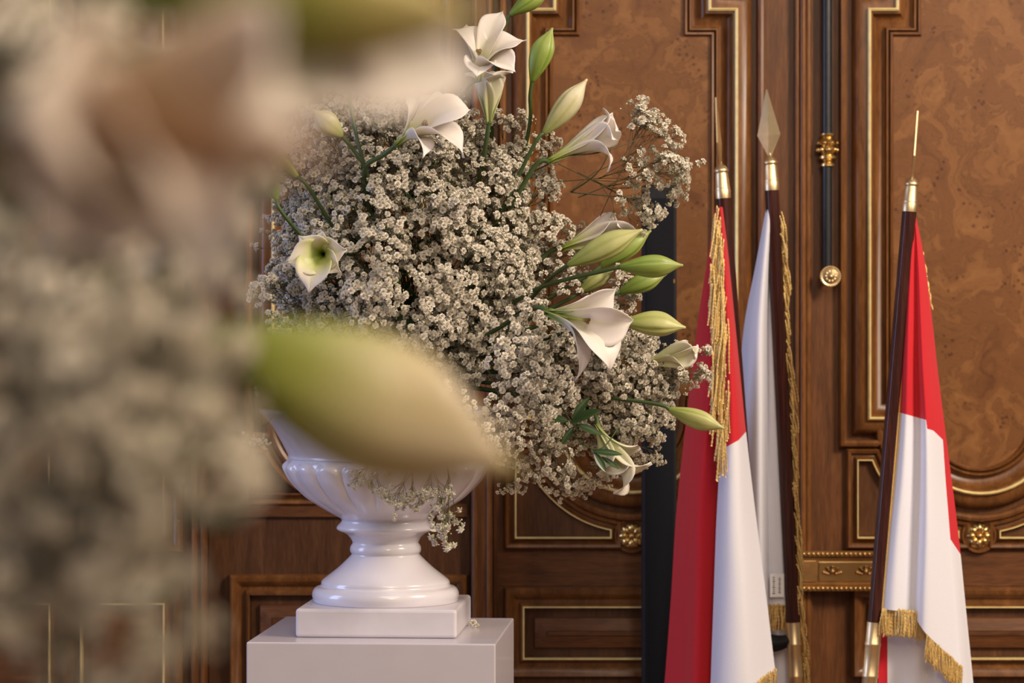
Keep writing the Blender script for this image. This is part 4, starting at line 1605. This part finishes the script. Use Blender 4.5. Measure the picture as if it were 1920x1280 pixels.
# an inner layer that fills the heart of the bouquet
for i in range(46):
    z = 1 - 1.3 * (i + 0.5) / 46
    rr = math.sqrt(1 - z * z)
    th = ga * i + 1.0
    u = Vector((rr * math.cos(th), -z, rr * math.sin(th)))
    p = clear(C0 + Vector((u.x * 0.19, u.y * 0.16, u.z * 0.18)))
    spray(p, (p - MIDCORE), zone_label(p, "half shaded, "), BG, GR)
# lobe to the lower right
C2 = W(1122, 722, 4.98)
for i in range(40):
    z = 1 - 1.5 * (i + 0.5) / 40
    rr = math.sqrt(1 - z * z)
    th = ga * i
    u = Vector((rr * math.cos(th), -z, rr * math.sin(th)))
    s = GR.uniform(0.7, 1.0)
    p = clear(C2 + Vector((u.x * 0.150 * s, u.y * 0.120 * s, u.z * 0.125 * s)))
    dv = (p - W(960, 640, 5.06)).normalized() + Vector((GR.uniform(-.3, .3), -.2, GR.uniform(-.3, .3)))
    spray(p, dv, zone_label(p), BG, GR, 0.92)
# extra heads that fill the outline
for px, py, d, sc in ((1000, 262, 4.98, .8), (960, 225, 5.0, .8), (1035, 330, 5.0, .85), (1040, 420, 4.98, .9), (1075, 440, 5.05, .8), (1090, 520, 5.0, .9), (1180, 560, 4.99, .8), (1165, 545, 4.95, .8), (1190, 700, 4.9, .9), (1240, 740, 4.95, .8), (1285, 700, 4.95, .7), (1200, 810, 4.93, .85),
                      (1000, 860, 4.95, .8), (985, 905, 4.97, .75), (1050, 890, 4.93, .9), (1100, 910, 4.95, .85), (1155, 890, 4.97, .7), (1030, 830, 4.92, .8), (870, 800, 4.74, .9), (930, 810, 4.78, .9), (800, 780, 4.72, .9), (720, 770, 4.72, .9), (640, 760, 4.72, .9), (560, 740, 4.76, .9), (500, 700, 4.82, .9),
                      (960, 700, 4.76, 1.), (1020, 740, 4.78, 1.), (985, 610, 4.78, .9), (1225, 860, 5.0, .6), (1260, 790, 4.98, .7), (560, 245, 5.0, .9), (610, 205, 5.02, .9), (700, 190, 5.02, .9), (770, 185, 5.03, .9), (850, 195, 5.02, .9), (900, 225, 4.99, .8), (540, 270, 4.98, .9), (580, 215, 4.98, .9), (640, 200, 4.95, .9), (690, 215, 4.95, .9), (740, 205, 4.97, .9), (815, 200, 4.98, .9), (660, 250, 4.92, .9), (600, 260, 4.92, .9), (550, 320, 4.90, .9), (960, 790, 4.78, .9), (900, 835, 4.76, .8), (950, 840, 4.80, .7), (850, 850, 4.75, .7), (780, 830, 4.73, .7), (690, 800, 4.74, .7), (1000, 800, 4.82, .9), (1060, 790, 4.86, .9), (980, 300, 4.95, .9), (520, 640, 4.85, .9), (490, 560, 4.9, .9)):
    p = clear(W(px, py, d))
    dv = (p - W(900, 600, 5.05)).normalized() + Vector((GR.uniform(-.2, .2), -.25, GR.uniform(-.2, .2)))
    spray(p, dv, zone_label(p), BG, GR, sc)

# loose sprays whose single blossoms stand free
SG = 'loose sprays standing out of the bouquet'
PB = "loose baby's breath spray "
spray(W(1212, 222, 4.98), VD((.40, .85, .1)), PB + 'reaching highest against the burl panel', SG, GR, 0.92, 0, True)
spray(W(1272, 292, 4.96), VD((.85, .35, .1)), PB + 'reaching furthest right against the burl panel', SG, GR, 0.92, 1, True)
spray(W(1200, 330, 4.99), VD((.9, .05, .1)), PB + 'just above the black column', SG, GR, 0.85, 2, True)
spray(W(1228, 398, 4.97), VD((.85, -.45, .15)), PB + 'dangling in front of the black column top', SG, GR, 0.75, 3, True)
spray(W(1224, 265, 5.00), VD((.75, .45, -.1)), PB + 'behind the highest one, right of the half-open lily', SG, GR, 0.85, None, tpl=OPEN_JOINED)
spray(W(1185, 375, 5.00), VD((.8, -.4, .1)), PB + 'filling the gap above the big yellowish bud', SG, GR, 0.80, None, tpl=OPEN_JOINED)
spray(W(1255, 330, 5.00), VD((.9, .05, -.1)), PB + 'between the black column and the furthest right spray', SG, GR, 0.72, None, tpl=OPEN_JOINED)
spray(W(850, 985, 4.80), VD((.10, -.97, .15)), PB + "hanging right of the urn's neck", SG, GR, 0.95, 2, True)
spray(W(765, 945, 4.81), VD((-.1, -.97, .1)), PB + 'hanging in front of the urn bowl', SG, GR, 0.72, 1, True)
spray(W(815, 925, 4.80), VD((.1, -.97, .1)), PB + 'hanging half under the huge blurred bud', SG, GR, 0.66, None, tpl=OPEN_JOINED)
spray(W(700, 895, 4.81), VD((-.2, -.95, .1)), PB + 'resting on the left front of the urn bowl', SG, GR, 0.60, None, tpl=OPEN_JOINED)
spray(W(1300, 700, 4.93), VD((.95, .05, .2)), PB + "touching the left flag's fringe", SG, GR, 0.68, None, tpl=OPEN_JOINED)
spray(W(325, 885, 4.95), VD((-.84, -.54, .05)), PB + 'drooping far left of the urn', SG, GR, 0.55, 0, tpl=[LONG_SPRAY])
spray(W(474, 828, 4.92), VD((-.6, -.75, .05)), PB + "drooping at the urn's left rim", SG, GR, 0.5, 0, tpl=[LONG_SPRAY])
# thin branch carrying the upper loose sprays
for lab, pts in (("dark branching twig between the half-open lily and the loose sprays", [[(980, 330, 4.97), (1055, 292, 4.93), (1118, 228, 4.95), (1150, 205, 4.97)], [(1058, 291, 4.93), (1110, 288, 4.92), (1150, 278, 4.94), (1200, 260, 4.96)], [(1070, 360, 4.98), (1125, 318, 4.95), (1160, 240, 4.96)], [(1070, 360, 4.98), (1150, 368, 4.97), (1190, 372, 4.97)]]),):
    e = empty('twig', W(980, 330, 4.97), lab, 'twig')
    for pp in pts:
        mb = MB()
        line = [catmull([Vector(W(*p)) for p in pp], i / 12 * (len(pp) - 1)) for i in range(13)]
        mb.tube(line, [lerp(.0016, .0008, i / 12) for i in range(13)], 6, t=[.2] * 13)
        mb.build('branch', M['twig'], e)

# dark leafy filling deep in the bouquet
SPRIG_ME = []
for s in range(3):
    rnd = random.Random(60 + s)
    mb = MB()
    mb.tube([(0, 0, -.15), (0, 0, 0), (0.004, 0.003, .09)], [.0016, .0013, .0007], 5, cap=False, t=[0, .5, 1])
    mb.att.setdefault('rib', []).extend([0.0] * (len(mb.v) - len(mb.att.get('rib', []))))
    stem_me = mb.mesh('stem', M['stem'])
    lv = []
    for k in range(11):
        m2 = MB()
        h = -.03 + .011 * k
        an = k * 2.4
        dv = Vector((math.cos(an), math.sin(an), .55 + .3 * rnd.random()))
        leafmesh(m2, Vector((0, 0, h)), dv, Z3, rnd.uniform(.035, .055), rnd.uniform(.012, .018), .2)
        lv.append(m2.mesh('leaf', M['leaf']))
    SPRIG_ME.append((stem_me, lv))
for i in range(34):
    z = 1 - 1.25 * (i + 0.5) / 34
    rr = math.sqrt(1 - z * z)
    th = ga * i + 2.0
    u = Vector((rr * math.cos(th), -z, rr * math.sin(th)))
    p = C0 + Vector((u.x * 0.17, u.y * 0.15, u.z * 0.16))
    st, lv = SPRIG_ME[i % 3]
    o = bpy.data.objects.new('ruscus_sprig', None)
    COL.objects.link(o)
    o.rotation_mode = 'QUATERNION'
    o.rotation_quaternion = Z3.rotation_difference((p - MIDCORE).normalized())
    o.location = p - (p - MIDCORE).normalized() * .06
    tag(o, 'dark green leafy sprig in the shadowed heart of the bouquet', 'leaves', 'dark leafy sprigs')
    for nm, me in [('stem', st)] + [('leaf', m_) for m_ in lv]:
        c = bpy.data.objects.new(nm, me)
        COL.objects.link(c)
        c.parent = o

# fallen blossoms on the pedestal
for k, (fx, fd, lab) in enumerate(((887, 5.10, 'tiny white blossom fallen on the pedestal beside the urn base'), (891, 5.06, 'second tiny fallen blossom, nearer the pedestal edge than the first'))):
    o = link('fallen_floret', FLORET_ME[k], None, (W(fx, 640, fd).x, fd, PED_TOP + 0.0048))
    o.rotation_euler = (1.0, 0.3 + k, k)
    o.scale = (1.15,) * 3
    tag(o, lab, 'blossom', 'blossoms fallen on the pedestal')
# soaked foam that carries the stems
mb = MB()
mb.ball((UC.x, DU, 1.31), 0.155, 24, 14, squash=(1, 1, .62))
o = mb.build('floral_foam', M['foam'])
tag(o, 'dark wet floral foam filling the urn beneath the blossoms', 'foam')

# ------------------------------------------------------------------ second bouquet, close to the camera on the left
FX, FY = -0.52, 1.12
make_pedestal(FX, FY, 'white pedestal close to the camera under the blurred bouquet').name = 'pedestal'
make_urn(FX, FY, 'white urn close to the camera holding the blurred bouquet')
FCORE = Vector((-0.42, 1.10, 1.44))
NEAR_LABELS = {
    (40, 40): "blurred baby's breath spray in the top left corner of the photo",
    (225, 40): "blurred baby's breath spray at the top edge, left of the blurred green bud",
    (370, 190): "blurred baby's breath spray behind the blurred white petals near the top",
    (150, 150): "blurred baby's breath spray behind the shade-tinted blurred lily, near its top",
    (345, 320): "blurred baby's breath spray right of the shade-tinted blurred lily",
    (320, 400): "blurred baby's breath spray at the lower right tip of the shade-tinted lily",
    (375, 450): "blurred baby's breath spray left of the small green-throated lily",
    (370, 550): "blurred baby's breath spray just above the huge bud's base",
    (250, 610): "blurred baby's breath spray left of and above the huge bud's base",
    (60, 620): "blurred baby's breath spray at the left edge, half way up",
    (190, 700): "blurred baby's breath spray level with the huge bud, far left of it",
    (310, 720): "blurred baby's breath spray touching the huge bud's base from the left",
    (40, 780): "blurred baby's breath spray at the left edge, just below half way",
    (170, 850): "blurred baby's breath spray in the middle of the lower left mass",
    (270, 850): "blurred baby's breath spray left of the urn bowl, below the huge bud",
    (340, 770): "blurred baby's breath spray right under the huge bud's base",
    (50, 950): "blurred baby's breath spray at the left edge, level with the urn neck",
    (190, 1000): "blurred baby's breath spray small, level with the urn foot",
    (90, 1130): "blurred baby's breath spray small, level with the pedestal top at far left",
    (245, 1085): "blurred baby's breath spray small, nearest to the urn foot on its left",
    (30, 1250): "blurred baby's breath spray in the bottom left corner of the photo",
    (290, 970): "blurred baby's breath spray small, at the right fringe of the lower left mass",
    (30, 480): "blurred baby's breath spray at the left edge, under the shade-tinted lily",
    (150, 520): "blurred baby's breath spray below the middle of the shade-tinted lily",
    (250, 300): "blurred baby's breath spray hidden behind the right petal of the shade-tinted lily",
    (60, 330): "blurred baby's breath spray hidden behind the middle of the shade-tinted lily",
    (270, 1235): "blurred baby's breath spray small, at the bottom edge nearest the pedestal",
    (150, 1270): "blurred baby's breath spray small, at the bottom edge left of centre mass",
}
NEAR_SPRAYS = [spray_meshes(300 + i, n1=5, n2=3, n3=3, l1=.06, l2=.036, l3=.02, a1=(10, 50), fscale=1.15, back=.12) for i in range(4)]
FG = 'blurred sprays of the bouquet close to the camera'
R2 = random.Random(12)


def fspray(px, py, d, sc=0.8):
    p = W(px, py, d)
    dv = (p - FCORE).normalized() + Vector((R2.uniform(-.35, .35), R2.uniform(-.3, .1), R2.uniform(-.35, .35)))
    if abs(py - 700) < 220 and px > 280:
        lab = 'above' if py < 640 else 'at the base of'
        lab = "blurred baby's breath spray %s the huge blurred bud" % lab
    else:
        v = ('at the top', 'below the top edge', 'beside the blurred lily', 'under the blurred lily', 'at mid-height', 'low', 'at the bottom')[min(6, int(max(0, py) / 183))]
        h = ('at the left edge', 'near the left edge', 'at its right side')[0 if px < 70 else (1 if px < 240 else 2)]
        lab = "blurred baby's breath spray %s of the nearest bouquet, %s" % (v, h)
        lab = lab.replace('low of', 'low in').replace('lily of', 'lily in').replace('edge of', 'edge in')
    lab = NEAR_LABELS.get((px, py), lab)
    spray(p, dv, lab, FG, R2, sc, tpl=NEAR_SPRAYS)


for px, py, d, sc in ((40, 40, .98, .95), (225, 40, 1.05, .95), (370, 190, 1.06, .9), (150, 150, 1.12, .9), (345, 320, 1.02, .85), (320, 400, 1.15, .9), (375, 450, 1.02, .85), (370, 550, .98, .9), (250, 610, 1.02, 1.), (60, 620, 1.05, 1.), (190, 700, 1.06, 1.), (310, 720, 1.0, .9), (40, 780, 1.02, 1.), (170, 850, 1.04, 1.),
                  (270, 850, 1.0, .85), (340, 770, 1.04, .7), (50, 950, 1.02, .85), (190, 1000, 1.04, .62), (90, 1130, 1.0, .62), (245, 1085, .98, .55), (30, 1250, 1.0, .7), (290, 970, 1.02, .6), (30, 480, 1.14, 1.), (150, 520, 1.16, 1.), (250, 300, 1.2, 1.), (60, 330, 1.2, 1.), (270, 1235, 1.0, .5), (150, 1270, 1.02, .5)):
    fspray(px, py, d, sc)

NB = 'blurred buds of the nearest bouquet'
bud('huge blurred lily bud pointing right across the urn, closest to the camera', (395, 628), (965, 880), 1.05, -0.01, 0.215, 'bud_blush', 71, core=FCORE, group=NB)
bud('blurred green lily bud along the top edge at upper left', (170, -40), (925, 38), 0.74, 0.0, 0.14, 'bud_olive', 72, core=FCORE, group=NB)
LN = 'blurred lilies of the nearest bouquet'
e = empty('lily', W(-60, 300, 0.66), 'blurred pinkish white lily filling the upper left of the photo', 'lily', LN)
bloom(e, (-60, 300), 0.66, (.80, .12, .50), [(440, 236, .07, .036), (310, 480, .05, .032), (395, 600, .03, .030), (140, 90, .03, .034), (60, 470, .05, .040), (20, 200, .06, .040)], 73, core=FCORE, mat='petal_shade', stamens=False)  # white petals, their brown part is painted shade
e = empty('lily', W(300, 140, 0.86), 'blurred white lily petals reaching right beneath the blurred green bud', 'lily', LN)
bloom(e, (290, 130), 0.86, (.96, .0, .25), [(885, 146, .0, .030, .05), (700, 185, .02, .026, .05), (640, 110, -.02, .03, .05)], 74, core=FCORE, stamens=False)
for k, (px, py, d) in enumerate(((60, 100, 1.3), (250, 200, 1.32), (330, 420, 1.3), (120, 420, 1.32), (60, 700, 1.28), (220, 720, 1.28), (340, 780, 1.26), (120, 900, 1.26), (230, 960, 1.24), (60, 1100, 1.24), (270, 560, 1.3))):
    p = W(px, py, d)
    st, lv = SPRIG_ME[k % 3]
    o = bpy.data.objects.new('ruscus_sprig', None)
    COL.objects.link(o)
    o.rotation_mode = 'QUATERNION'
    o.rotation_quaternion = Z3.rotation_difference((p - FCORE).normalized())
    o.location = p - (p - FCORE).normalized() * .05
    tag(o, 'blurred dark green leafy sprig behind the blossoms of the nearest bouquet', 'leaves', 'blurred leafy sprigs of the nearest bouquet')
    for nm, me in [('stem', st)] + [('leaf', m_) for m_ in lv]:
        c = bpy.data.objects.new(nm, me)
        COL.objects.link(c)
        c.parent = o
